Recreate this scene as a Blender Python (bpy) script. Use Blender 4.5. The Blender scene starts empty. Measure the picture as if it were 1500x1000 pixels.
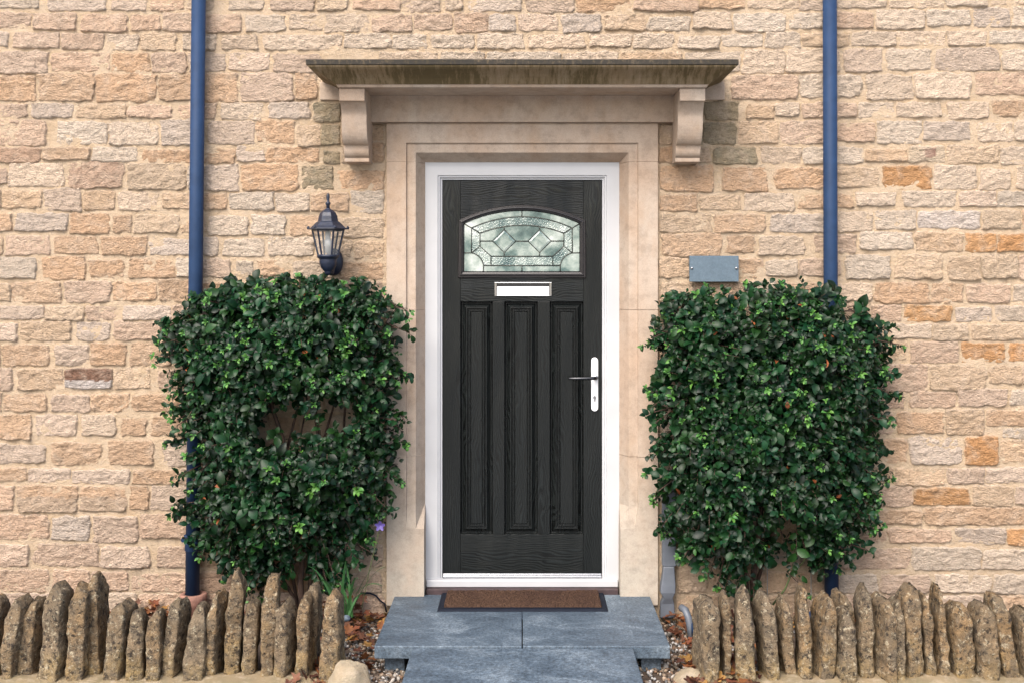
import bpy, math, random
import numpy as np
from mathutils import Vector, Matrix, noise

# ------------------------------------------------------------------ camera, sky, sun, exposure
sc = bpy.context.scene
D = 5.5                     # camera distance from the wall face (wall face is Y = 0)
CZ = 1.54                   # camera height above the doorstep (doorstep top is Z = 0)
cam_d = bpy.data.cameras.new("camera")
cam = bpy.data.objects.new("camera", cam_d)
sc.collection.objects.link(cam)
sc.camera = cam
cam.location = (0, -D, CZ)
cam.rotation_euler = (math.radians(90), 0, 0)
cam_d.sensor_width = 36
cam_d.lens = 36 * 1650 / 1500
cam_d.shift_x = -15 / 1500
cam_d.shift_y = -91 / 1500
cam_d.clip_end = 1000

SUN_EL, SUN_AZ = 48, 24     # degrees; azimuth measured from straight behind the camera towards its left
world = bpy.data.worlds.new("World")
sc.world = world
world.use_nodes = True
wn = world.node_tree
bg = wn.nodes["Background"]
sky = wn.nodes.new("ShaderNodeTexSky")
sky.sky_type = 'NISHITA'
sky.sun_disc = False
sky.sun_elevation = math.radians(SUN_EL)
sky.sun_rotation = math.radians(180 + SUN_AZ)
sky.air_density = 1.0
sky.dust_density = 4.0
sky.ozone_density = 0.6
wn.links.new(sky.outputs[0], bg.inputs[0])
bg.inputs[1].default_value = 0.14

sun_d = bpy.data.lights.new("sun", 'SUN')
sun_d.energy = 1.5
sun_d.angle = math.radians(40)
sun_d.color = (1.0, 0.96, 0.915)
sun = bpy.data.objects.new("sun", sun_d)
sc.collection.objects.link(sun)
el, az = math.radians(SUN_EL), math.radians(SUN_AZ)
sdir = Vector((-math.sin(az) * math.cos(el), -math.cos(az) * math.cos(el), math.sin(el)))
sun.rotation_euler = sdir.to_track_quat('Z', 'Y').to_euler()
sun.location = sdir * 12

sc.view_settings.view_transform = 'Standard'
sc.view_settings.look = 'None'
sc.view_settings.gamma = 1
sc.view_settings.use_curve_mapping = False
sc.view_settings.exposure = 1.22

rnd = random.Random(7)
nrg = np.random.default_rng(11)

# ------------------------------------------------------------------ helpers
def S(Y):                               # pixels (of the 1500 px photograph) per metre at depth Y
    return 1650.0 / (D + Y)
def P(px, py, Y=0.0):
    s = S(Y)
    return Vector(((px - 765) / s, Y, CZ - (py - 409) / s))

W = {}                                  # world origin of each object
def tag(o, label=None, cat=None, group=None, kind=None):
    if label: o["label"] = label
    if cat: o["category"] = cat
    if group: o["group"] = group
    if kind: o["kind"] = kind
    return o
def empty(name, loc, label=None, cat=None, group=None):
    o = bpy.data.objects.new(name, None)
    o.empty_display_size = 0.1
    sc.collection.objects.link(o)
    o.location = loc
    W[o.name] = Vector(loc)
    return tag(o, label, cat, group)
def obj(name, verts, faces, mat, parent=None, smooth=False, tint=None, bevel=0.0, subsurf=0):
    v = np.asarray(verts, dtype=float)
    c = (v.min(0) + v.max(0)) / 2
    c[2] = v[:, 2].min()
    me = bpy.data.meshes.new(name)
    me.from_pydata((v - c).tolist(), [], faces)
    if smooth:
        me.polygons.foreach_set('use_smooth', [True] * len(me.polygons))
    if tint is not None:
        a = me.color_attributes.new('tint', 'FLOAT_COLOR', 'POINT')
        t = np.ones((len(v), 4)); t[:, :3] = np.asarray(tint)
        a.data.foreach_set('color', t.ravel())
    me.materials.append(mat)
    me.update()
    o = bpy.data.objects.new(name, me)
    sc.collection.objects.link(o)
    W[o.name] = Vector(c)
    if parent is not None:
        o.parent = parent
        o.location = Vector(c) - W[parent.name]
    else:
        o.location = c
    if bevel:
        b = o.modifiers.new('bevel', 'BEVEL'); b.width = bevel; b.segments = 2; b.limit_method = 'ANGLE'
    if subsurf:
        s = o.modifiers.new('sub', 'SUBSURF'); s.levels = subsurf; s.render_levels = subsurf
    return o

class MB:                               # collects several shapes into ONE mesh
    def __init__(self): self.v = []; self.f = []
    def add(self, v, f):
        n = len(self.v); self.v += [tuple(q) for q in v]; self.f += [tuple(i + n for i in q) for q in f]
        return self
    def box(self, x0, x1, y0, y1, z0, z1):
        v = [(x, y, z) for x in (x0, x1) for y in (y0, y1) for z in (z0, z1)]
        return self.add(v, [(0, 1, 3, 2), (4, 6, 7, 5), (0, 4, 5, 1), (2, 3, 7, 6), (0, 2, 6, 4), (1, 5, 7, 3)])
    def lathe(self, prof, c, n=16, rot=0.0, axis='z', cap=True):
        v = []; f = []
        for r, h in prof:
            for i in range(n):
                a = rot + 2 * math.pi * i / n
                if axis == 'z': v.append((c[0] + r * math.cos(a), c[1] + r * math.sin(a), c[2] + h))
                elif axis == 'y': v.append((c[0] + r * math.cos(a), c[1] + h, c[2] + r * math.sin(a)))
                else: v.append((c[0] + h, c[1] + r * math.cos(a), c[2] + r * math.sin(a)))
        for j in range(len(prof) - 1):
            for i in range(n):
                k = (i + 1) % n
                f.append((j * n + i, j * n + k, (j + 1) * n + k, (j + 1) * n + i))
        if cap:
            f.append(tuple(range(n))[::-1]); f.append(tuple((len(prof) - 1) * n + i for i in range(n)))
        return self.add(v, f)
    def tube(self, pts, r, n=8):
        pts = [Vector(p) for p in pts]
        rs = r if isinstance(r, (list, tuple)) else [r] * len(pts)
        v = []; f = []
        up = Vector((0.13, 0.31, 0.94))
        for i, p in enumerate(pts):
            t = (pts[min(i + 1, len(pts) - 1)] - pts[max(i - 1, 0)]).normalized()
            a = t.cross(up)
            if a.length < 1e-3: a = t.cross(Vector((1, 0, 0)))
            a.normalize(); b = t.cross(a)
            for k in range(n):
                q = 2 * math.pi * k / n
                v.append(p + (a * math.cos(q) + b * math.sin(q)) * rs[i])
        for i in range(len(pts) - 1):
            for k in range(n):
                l = (k + 1) % n
                f.append((i * n + k, i * n + l, (i + 1) * n + l, (i + 1) * n + k))
        f.append(tuple(range(n))[::-1]); f.append(tuple((len(pts) - 1) * n + k for k in range(n)))
        return self.add(v, f)
    def prism(self, poly, y0, y1):      # polygon in (x, z) extruded from y0 (front) to y1
        n = len(poly)
        v = [(x, y0, z) for x, z in poly] + [(x, y1, z) for x, z in poly]
        f = [tuple(range(n)), tuple(range(2 * n - 1, n - 1, -1))]
        for i in range(n):
            k = (i + 1) % n
            f.append((i, n + i, n + k, k))
        return self.add(v, f)
    def build(self, name, mat, parent=None, **kw):
        return obj(name, self.v, self.f, mat, parent, **kw)

# ------------------------------------------------------------------ materials
def newmat(name):
    m = bpy.data.materials.new(name); m.use_nodes = True
    nt = m.node_tree
    return m, nt, nt.nodes["Principled BSDF"]
def nd(nt, t, **kw):
    n = nt.nodes.new(t)
    for k, v in kw.items():
        if k in n.inputs: n.inputs[k].default_value = v
        else: setattr(n, k, v)
    return n
def pos(nt, scale=(1, 1, 1), loc=(0, 0, 0)):
    g = nd(nt, "ShaderNodeNewGeometry")
    mp = nd(nt, "ShaderNodeMapping")
    mp.inputs["Scale"].default_value = scale
    mp.inputs["Location"].default_value = loc
    nt.links.new(g.outputs["Position"], mp.inputs["Vector"])
    return mp.outputs["Vector"]
def nz(nt, vec, scale, detail=4, rough=0.55, dist=0.0):
    n = nd(nt, "ShaderNodeTexNoise")
    n.inputs["Scale"].default_value = scale
    n.inputs["Detail"].default_value = detail
    n.inputs["Roughness"].default_value = rough
    n.inputs["Distortion"].default_value = dist
    nt.links.new(vec, n.inputs["Vector"])
    return n.outputs["Fac"]
def ramp(nt, fac, stops):
    r = nd(nt, "ShaderNodeValToRGB")
    e = r.color_ramp.elements
    while len(e) < len(stops): e.new(0.5)
    for i, (p, c) in enumerate(stops):
        e[i].position = p
        e[i].color = (c, c, c, 1) if isinstance(c, (int, float)) else (*c, 1)
    nt.links.new(fac, r.inputs[0])
    return r.outputs[0]
def mix(nt, a, b, fac, mode='MIX'):
    m = nd(nt, "ShaderNodeMix", data_type='RGBA', blend_type=mode)
    for sock, val in ((m.inputs[0], fac), (m.inputs[6], a), (m.inputs[7], b)):
        if isinstance(val, (int, float)): sock.default_value = val
        elif isinstance(val, tuple): sock.default_value = (*val, 1)
        else: nt.links.new(val, sock)
    return m.outputs[2]
def bump(nt, bs, height, strength=0.5, dist=0.01, prev=None):
    b = nd(nt, "ShaderNodeBump")
    b.inputs["Strength"].default_value = strength
    b.inputs["Distance"].default_value = dist
    nt.links.new(height, b.inputs["Height"])
    if prev is not None: nt.links.new(prev, b.inputs["Normal"])
    nt.links.new(b.outputs[0], bs.inputs["Normal"])
    return b.outputs[0]
def attr(nt, name='tint'):
    a = nd(nt, "ShaderNodeAttribute"); a.attribute_name = name
    return a.outputs["Color"]
def simple(name, col, rough=0.5, metal=0.0, spec=0.5, var=0.12, vscale=30, bs_=0.0, bscale=200):
    m, nt, b = newmat(name)
    p = pos(nt)
    f = nz(nt, p, vscale, 4)
    c = mix(nt, col, tuple(min(1, x * (1 - 2.5 * var)) for x in col), ramp(nt, f, [(0.35, 0.0), (0.7, 1.0)]))
    nt.links.new(c, b.inputs["Base Color"])
    b.inputs["Roughness"].default_value = rough
    b.inputs["Metallic"].default_value = metal
    b.inputs["Specular IOR Level"].default_value = spec
    if bs_: bump(nt, b, nz(nt, p, bscale, 3), bs_, 0.004)
    return m

def make_stone_mat():
    m, nt, b = newmat("rough_wall_stone")
    p = pos(nt)
    t = attr(nt)
    big = nz(nt, p, 14, 5, 0.6, 0.4)
    c = mix(nt, t, (0.62, 0.49, 0.375), ramp(nt, big, [(0.48, 0.0), (0.74, 0.6)]))
    med = nz(nt, pos(nt, (1, 1, 2.2)), 38, 6, 0.65, 0.6)
    c = mix(nt, c, ramp(nt, med, [(0.30, 0.66), (0.44, 1.0), (0.7, 1.14)]), 0.8, 'MULTIPLY')
    fine = nz(nt, p, 230, 3, 0.7)
    c = mix(nt, c, ramp(nt, nz(nt, p, 95, 5, 0.8), [(0.34, 0.72), (0.45, 1.0), (0.66, 1.1)]), 0.75, 'MULTIPLY')
    nt.links.new(c, b.inputs["Base Color"])
    b.inputs["Roughness"].default_value = 0.92
    b.inputs["Specular IOR Level"].default_value = 0.2
    n1 = bump(nt, b, nz(nt, pos(nt, (1, 1, 1.8)), 80, 5, 0.62, 0.4), 1.0, 0.03)
    bump(nt, b, fine, 0.5, 0.003, n1)
    return m
def make_mortar_mat():
    m, nt, b = newmat("sandy_lime_mortar")
    p = pos(nt)
    t = attr(nt)
    c = mix(nt, t, (0.51, 0.36, 0.215), ramp(nt, nz(nt, p, 9, 5, 0.6), [(0.4, 0.0), (0.75, 0.6)]))
    c = mix(nt, c, (0.60, 0.49, 0.37), ramp(nt, nz(nt, pos(nt, (1, 1, 1.5), (3, 1, 2)), 22, 5, 0.65), [(0.5, 0.0), (0.72, 0.7)]))
    fine = nz(nt, p, 260, 3, 0.7)
    c = mix(nt, c, ramp(nt, fine, [(0.3, 0.75), (0.5, 1.0)]), 0.6, 'MULTIPLY')
    nt.links.new(c, b.inputs["Base Color"])
    b.inputs["Roughness"].default_value = 0.95
    b.inputs["Specular IOR Level"].default_value = 0.15
    n1 = bump(nt, b, nz(nt, p, 55, 8, 0.76), 1.0, 0.02)
    bump(nt, b, fine, 0.5, 0.003, n1)
    return m
def make_ashlar(name, algae=False):
    m, nt, b = newmat(name)
    p = pos(nt)
    c = mix(nt, (0.405, 0.302, 0.225), (0.435, 0.362, 0.295), ramp(nt, nz(nt, pos(nt, (1, 1, 0.5)), 3.2, 5, 0.6, 0.6), [(0.35, 0.0), (0.68, 1.0)]))
    c = mix(nt, c, (0.35, 0.235, 0.15), ramp(nt, nz(nt, pos(nt, (1, 1, 0.6), (5, 2, 1)), 4, 5, 0.65), [(0.5, 0.0), (0.78, 0.8)]))
    gz = nd(nt, "ShaderNodeSeparateXYZ"); nt.links.new(p, gz.inputs[0])
    gm = nd(nt, "ShaderNodeMapRange"); gm.inputs[1].default_value = 0.75; gm.inputs[2].default_value = 0.1; nt.links.new(gz.outputs[2], gm.inputs[0])
    gn = nd(nt, "ShaderNodeMath", operation='MULTIPLY'); nt.links.new(gm.outputs[0], gn.inputs[0]); nt.links.new(ramp(nt, nz(nt, p, 6, 5, 0.65), [(0.3, 0.35), (0.6, 1.0)]), gn.inputs[1])
    c = mix(nt, c, (0.39, 0.345, 0.285), gn.outputs[0])
    c = mix(nt, c, ramp(nt, nz(nt, pos(nt, loc=(1, 3, 9)), 17, 6, 0.75), [(0.36, 0.78), (0.5, 1.0), (0.68, 1.1)]), 0.8, 'MULTIPLY')
    fine = nz(nt, p, 240, 3, 0.75)
    c = mix(nt, c, ramp(nt, fine, [(0.3, 0.78), (0.55, 1.04)]), 0.7, 'MULTIPLY')
    if algae:                           # black and green growth washed down the face of the hood by rain
        z = nd(nt, "ShaderNodeSeparateXYZ"); g = nd(nt, "ShaderNodeNewGeometry")
        nt.links.new(g.outputs["Position"], z.inputs[0])
        mr = nd(nt, "ShaderNodeMapRange")
        mr.inputs[1].default_value = 2.425; mr.inputs[2].default_value = 2.512
        nt.links.new(z.outputs[2], mr.inputs[0])
        st = nz(nt, pos(nt, (1, 0.15, 0.08)), 46, 6, 0.8)
        bigp = nz(nt, pos(nt, (1, 0.3, 0.2), (0.7, 0, 0)), 2.2, 3)
        ad = nd(nt, "ShaderNodeMath", operation='MULTIPLY_ADD'); nt.links.new(bigp, ad.inputs[0]); ad.inputs[1].default_value = 0.9; nt.links.new(st, ad.inputs[2])
        face = nd(nt, "ShaderNodeMath", operation='GREATER_THAN'); nt.links.new(z.outputs[2], face.inputs[0]); face.inputs[1].default_value = 2.4375
        m1 = nd(nt, "ShaderNodeMath", operation='MULTIPLY'); nt.links.new(ramp(nt, ad.outputs[0], [(0.62, 0.45), (1.05, 0.95)]), m1.inputs[0]); nt.links.new(face.outputs[0], m1.inputs[1])
        c = mix(nt, c, (0.165, 0.118, 0.055), m1.outputs[0])
        m3 = nd(nt, "ShaderNodeMath", operation='MULTIPLY'); nt.links.new(ramp(nt, ad.outputs[0], [(0.88, 0.0), (1.3, 0.55)]), m3.inputs[0]); nt.links.new(face.outputs[0], m3.inputs[1])
        c = mix(nt, c, (0.055, 0.045, 0.022), m3.outputs[0])
        edge = nd(nt, "ShaderNodeMath", operation='GREATER_THAN'); nt.links.new(z.outputs[2], edge.inputs[0]); edge.inputs[1].default_value = 2.5065
        m2 = nd(nt, "ShaderNodeMath", operation='MULTIPLY'); nt.links.new(ramp(nt, nz(nt, pos(nt, (1, 1, 0.6)), 55, 5, 0.75), [(0.36, 0.55), (0.5, 0.96)]), m2.inputs[0]); nt.links.new(edge.outputs[0], m2.inputs[1])
        c = mix(nt, c, (0.032, 0.030, 0.027), m2.outputs[0])
    nt.links.new(c, b.inputs["Base Color"])
    b.inputs["Roughness"].default_value = 0.9
    b.inputs["Specular IOR Level"].default_value = 0.2
    n1 = bump(nt, b, nz(nt, p, 40, 5, 0.6), 0.25, 0.006)
    bump(nt, b, fine, 0.35, 0.002, n1)
    return m
def make_wood(name, vertical=True):
    m, nt, b = newmat(name)
    sc_ = (1, 1, 0.085) if vertical else (0.085, 1, 1)
    warp = nz(nt, pos(nt, (3.0, 3, 0.9) if vertical else (0.9, 3, 3.0)), 2.2, 3, 0.5)
    base = pos(nt, sc_)
    ad = nd(nt, "ShaderNodeVectorMath", operation='ADD')
    ws = nd(nt, "ShaderNodeVectorMath", operation='SCALE'); ws.inputs[3].default_value = 0.16
    cx = nd(nt, "ShaderNodeCombineXYZ")
    nt.links.new(warp, cx.inputs[0]); nt.links.new(warp, cx.inputs[2])
    nt.links.new(cx.outputs[0], ws.inputs[0])
    nt.links.new(base, ad.inputs[0]); nt.links.new(ws.outputs[0], ad.inputs[1])
    w = nd(nt, "ShaderNodeTexWave", wave_type='BANDS', bands_direction='X' if vertical else 'Z')
    w.inputs["Scale"].default_value = 34; w.inputs["Distortion"].default_value = 2.2
    w.inputs["Detail"].default_value = 3; w.inputs["Detail Scale"].default_value = 1.5
    nt.links.new(ad.outputs[0], w.inputs["Vector"])
    fib = nz(nt, pos(nt, (1, 1, 0.03) if vertical else (0.03, 1, 1)), 330, 3, 0.6)
    h = mix(nt, w.outputs["Fac"], fib, 0.45)
    c = mix(nt, (0.003, 0.0036, 0.0036), (0.013, 0.0155, 0.0155), w.outputs["Fac"])
    nt.links.new(c, b.inputs["Base Color"])
    r = ramp(nt, h, [(0.2, 0.38), (0.8, 0.15)])
    nt.links.new(r, b.inputs["Roughness"])
    b.inputs["Specular IOR Level"].default_value = 0.29
    wav = bump(nt, b, nz(nt, pos(nt, (1, 1, 0.22)), 5.5, 2, 0.5), 0.8, 0.03)
    bump(nt, b, h, 0.3, 0.0022, wav)
    return m
def make_slate(name, c0, c1, c2, rough=0.55, grain=0.9):
    m, nt, b = newmat(name)
    p = pos(nt)
    f = nz(nt, pos(nt, (1, 1.4, 1)), 3.6, 10, 0.76, 0.6)
    c = ramp(nt, f, [(0.28, c0), (0.5, c1), (0.72, c2)])
    f2 = nz(nt, p, 85, 6, 0.85)
    c = mix(nt, c, ramp(nt, f2, [(0.38, 0.3), (0.5, 1.0), (0.62, 1.75)]), grain, 'MULTIPLY')
    nt.links.new(c, b.inputs["Base Color"])
    nt.links.new(ramp(nt, f, [(0.3, rough - 0.12), (0.7, rough + 0.15)]), b.inputs["Roughness"])
    n1 = bump(nt, b, nz(nt, p, 28, 6, 0.7), 0.35, 0.006)
    bump(nt, b, f2, 0.4, 0.002, n1)
    return m
def make_edging():
    m, nt, b = newmat("lichen_spotted_limestone")
    p = pos(nt)
    t = attr(nt)
    c = mix(nt, t, (0.17, 0.135, 0.095), ramp(nt, nz(nt, p, 15, 5, 0.65, 0.5), [(0.40, 0.0), (0.62, 0.9)]))
    c = mix(nt, c, (0.035, 0.03, 0.027), ramp(nt, nz(nt, p, 36, 7, 0.8, 0.3), [(0.50, 0.0), (0.60, 0.93)]))
    c = mix(nt, c, (0.50, 0.43, 0.30), ramp(nt, nz(nt, pos(nt, loc=(4, 2, 7)), 48, 6, 0.8), [(0.55, 0.0), (0.63, 0.9)]))
    vo = nd(nt, "ShaderNodeTexVoronoi"); vo.inputs["Scale"].default_value = 130
    nt.links.new(p, vo.inputs["Vector"])
    c = mix(nt, c, ramp(nt, vo.outputs["Distance"], [(0.12, 0.35), (0.38, 1.0)]), 0.55, 'MULTIPLY')
    nt.links.new(c, b.inputs["Base Color"])
    b.inputs["Roughness"].default_value = 0.95
    b.inputs["Specular IOR Level"].default_value = 0.15
    n1 = bump(nt, b, nz(nt, p, 42, 8, 0.75), 1.0, 0.02)
    bump(nt, b, vo.outputs["Distance"], 0.5, 0.005, n1)
    return m
def make_leaf(name, trans=0.22, rough=0.42):
    m, nt, b = newmat(name)
    t = attr(nt)
    c = mix(nt, t, ramp(nt, nz(nt, pos(nt), 60, 3), [(0.35, 0.75), (0.65, 1.2)]), 0.8, 'MULTIPLY')
    nt.links.new(c, b.inputs["Base Color"])
    b.inputs["Roughness"].default_value = rough
    b.inputs["Specular IOR Level"].default_value = 0.32
    tr = nd(nt, "ShaderNodeBsdfTranslucent")
    nt.links.new(c, tr.inputs[0])
    mx = nd(nt, "ShaderNodeMixShader"); mx.inputs[0].default_value = trans
    nt.links.new(b.outputs[0], mx.inputs[1]); nt.links.new(tr.outputs[0], mx.inputs[2])
    nt.links.new(mx.outputs[0], nt.nodes["Material Output"].inputs[0])
    return m
def make_glass(name, hammered):
    m, nt, b = newmat(name)
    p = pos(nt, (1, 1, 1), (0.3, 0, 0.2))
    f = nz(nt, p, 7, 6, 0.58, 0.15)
    c = ramp(nt, f, [(0.30, (0.025, 0.065, 0.07)), (0.42, (0.11, 0.17, 0.16)), (0.54, (0.32, 0.38, 0.345)), (0.66, (0.56, 0.60, 0.575))])  # sky and tree reflections painted into the opaque pane colour
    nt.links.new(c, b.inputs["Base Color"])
    b.inputs["Roughness"].default_value = 0.12
    b.inputs["Coat Weight"].default_value = 0.6
    b.inputs["Coat Roughness"].default_value = 0.05
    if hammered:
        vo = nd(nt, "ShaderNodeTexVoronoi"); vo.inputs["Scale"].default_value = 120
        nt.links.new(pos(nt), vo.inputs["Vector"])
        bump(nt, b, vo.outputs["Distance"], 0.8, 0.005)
    else:
        bump(nt, b, nz(nt, pos(nt), 45, 3), 0.3, 0.004)
    return m
def make_coir():
    m, nt, b = newmat("coir")
    p = pos(nt)
    f = nz(nt, p, 170, 4, 0.85)
    c = mix(nt, (0.03, 0.018, 0.013), (0.125, 0.075, 0.052), ramp(nt, f, [(0.35, 0.0), (0.65, 1.0)]))
    c = mix(nt, c, (0.05, 0.03, 0.025), ramp(nt, nz(nt, p, 9, 4), [(0.45, 0.0), (0.7, 0.6)]))
    nt.links.new(c, b.inputs["Base Color"])
    b.inputs["Roughness"].default_value = 1.0
    b.inputs["Specular IOR Level"].default_value = 0.05
    bump(nt, b, f, 1.0, 0.008)
    return m
def make_tinted(name, rough=0.9):
    m, nt, b = newmat(name)
    p = pos(nt)
    c = mix(nt, attr(nt), ramp(nt, nz(nt, p, 90, 4, 0.7), [(0.3, 0.6), (0.6, 1.15)]), 0.8, 'MULTIPLY')
    nt.links.new(c, b.inputs["Base Color"])
    b.inputs["Roughness"].default_value = rough
    bump(nt, b, nz(nt, p, 160, 3), 0.3, 0.003)
    return m

M_stone = make_stone_mat()
M_mortar = make_mortar_mat()
M_ashlar = make_ashlar("smooth_dressed_stone")
M_hood = make_ashlar("weathered_hood_stone", True)
M_woodv = make_wood("black_woodgrain_vertical", True)
M_woodh = make_wood("black_woodgrain_horizontal", False)
M_upvc = simple("white_upvc", (0.475, 0.48, 0.493), 0.3, var=0.03, vscale=6)
M_trim = simple("satin_black_trim", (0.024, 0.0215, 0.023), 0.25, spec=0.4, var=0.1)
M_chrome = simple("polished_chrome", (0.50, 0.51, 0.53), 0.16, 1.0, var=0.02)
M_lever = simple("dark_chrome", (0.055, 0.057, 0.062), 0.2, 1.0, var=0.02)
M_satin = simple("brushed_aluminium", (0.52, 0.53, 0.55), 0.24, 1.0, var=0.03)
M_whitemetal = simple("bright_white_metal", (0.82, 0.83, 0.85), 0.22, 0.15, var=0.01)
M_dark = simple("dark_slot", (0.012, 0.012, 0.012), 0.6)
M_lead = simple("lead_came", (0.085, 0.095, 0.085), 0.42, 0.6, var=0.15)
M_gplain = make_glass("rippled_glass_painted_reflection", False)
M_gham = make_glass("hammered_glass_painted_reflection", True)
M_pipe = simple("navy_pipe_paint", (0.0165, 0.040, 0.096), 0.6, spec=0.2, var=0.1, vscale=12, bs_=0.06, bscale=60)
M_lantern = simple("navy_black_cast_metal", (0.010, 0.017, 0.040), 0.42, 0.0, var=0.2, vscale=60, bs_=0.35, bscale=180)
M_terra = simple("terracotta", (0.30, 0.155, 0.115), 0.85, var=0.15, bs_=0.2)
M_slate = make_slate("blue_grey_paving", (0.024, 0.037, 0.054), (0.07, 0.097, 0.126), (0.18, 0.22, 0.255))
M_plaque = make_slate("slate_plaque", (0.075, 0.112, 0.145), (0.09, 0.13, 0.165), (0.105, 0.148, 0.185), 0.6, 0.2)
M_rubber = simple("navy_black_rubber", (0.006, 0.009, 0.018), 0.75, spec=0.2, bs_=0.3)
M_coir = make_coir()
M_sillwood = simple("dark_brown_timber", (0.055, 0.032, 0.034), 0.6, var=0.2)
M_greypl = simple("grey_plastic", (0.115, 0.13, 0.155), 0.45, var=0.08, vscale=15)
M_edge = make_edging()
M_leaf = make_leaf("glossy_evergreen_leaf")
M_dead = make_leaf("dry_brown_leaf", 0.15, 0.7)
M_bark = simple("brown_bark", (0.085, 0.05, 0.035), 0.9, var=0.25, bs_=0.6, bscale=90)
M_stem = simple("green_stem", (0.09, 0.12, 0.04), 0.7, var=0.2)
M_petal = simple("violet_petal", (0.10, 0.07, 0.27), 0.6, var=0.12)
M_pebble = make_tinted("gravel", 0.8)
M_soil = simple("brown_soil", (0.085, 0.058, 0.04), 1.0, var=0.25, vscale=25, bs_=0.9, bscale=80)
M_ground = simple("unseen_bounce_ground", (0.29, 0.285, 0.275), 1.0, var=0.15, vscale=30, bs_=0.5, bscale=60)  # unseen ground, made pale to bounce fill light up at the house
M_wire = simple("galvanised_wire", (0.45, 0.44, 0.42), 0.5, 0.5)
M_bulb = simple("white_lamp_glass", (0.5, 0.5, 0.48), 0.3, var=0.02)
def lantern_glass():
    m, nt, b = newmat("dusty_lantern_glass")
    b.inputs["Base Color"].default_value = (0.9, 0.9, 0.86, 1)
    b.inputs["Roughness"].default_value = 0.15
    tr = nd(nt, "ShaderNodeBsdfTransparent")
    mx = nd(nt, "ShaderNodeMixShader"); mx.inputs[0].default_value = 0.10
    nt.links.new(tr.outputs[0], mx.inputs[1]); nt.links.new(b.outputs[0], mx.inputs[2])
    nt.links.new(mx.outputs[0], nt.nodes["Material Output"].inputs[0])
    return m
M_lglass = lantern_glass()

# ------------------------------------------------------------------ ground
g = MB().add([(-80, -120, -0.24), (80, -120, -0.24), (80, 6, -0.24), (-80, 6, -0.24)], [(0, 1, 2, 3)]).build("ground", M_ground)
tag(g, kind="structure")

def sheet(name, x0, x1, y0, y1, z, step, amp, mat, seed):
    nx, ny = int((x1 - x0) / step) + 1, int((y1 - y0) / step) + 1
    v = []
    for j in range(ny):
        for i in range(nx):
            x = x0 + (x1 - x0) * i / (nx - 1); y = y0 + (y1 - y0) * j / (ny - 1)
            v.append((x, y, z + amp * noise.noise(Vector((x * 7, y * 7, seed))) + amp * 0.5 * noise.noise(Vector((x * 25, y * 25, seed)))))
    f = [(j * nx + i, j * nx + i + 1, (j + 1) * nx + i + 1, (j + 1) * nx + i) for j in range(ny - 1) for i in range(nx - 1)]
    return obj(name, v, f, mat, smooth=True)
GZ = -0.125
tag(sheet("planting_bed", -3.1, 3.1, -1.02, 0.02, GZ, 0.04, 0.012, M_soil, 3.3), kind="structure")

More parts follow.
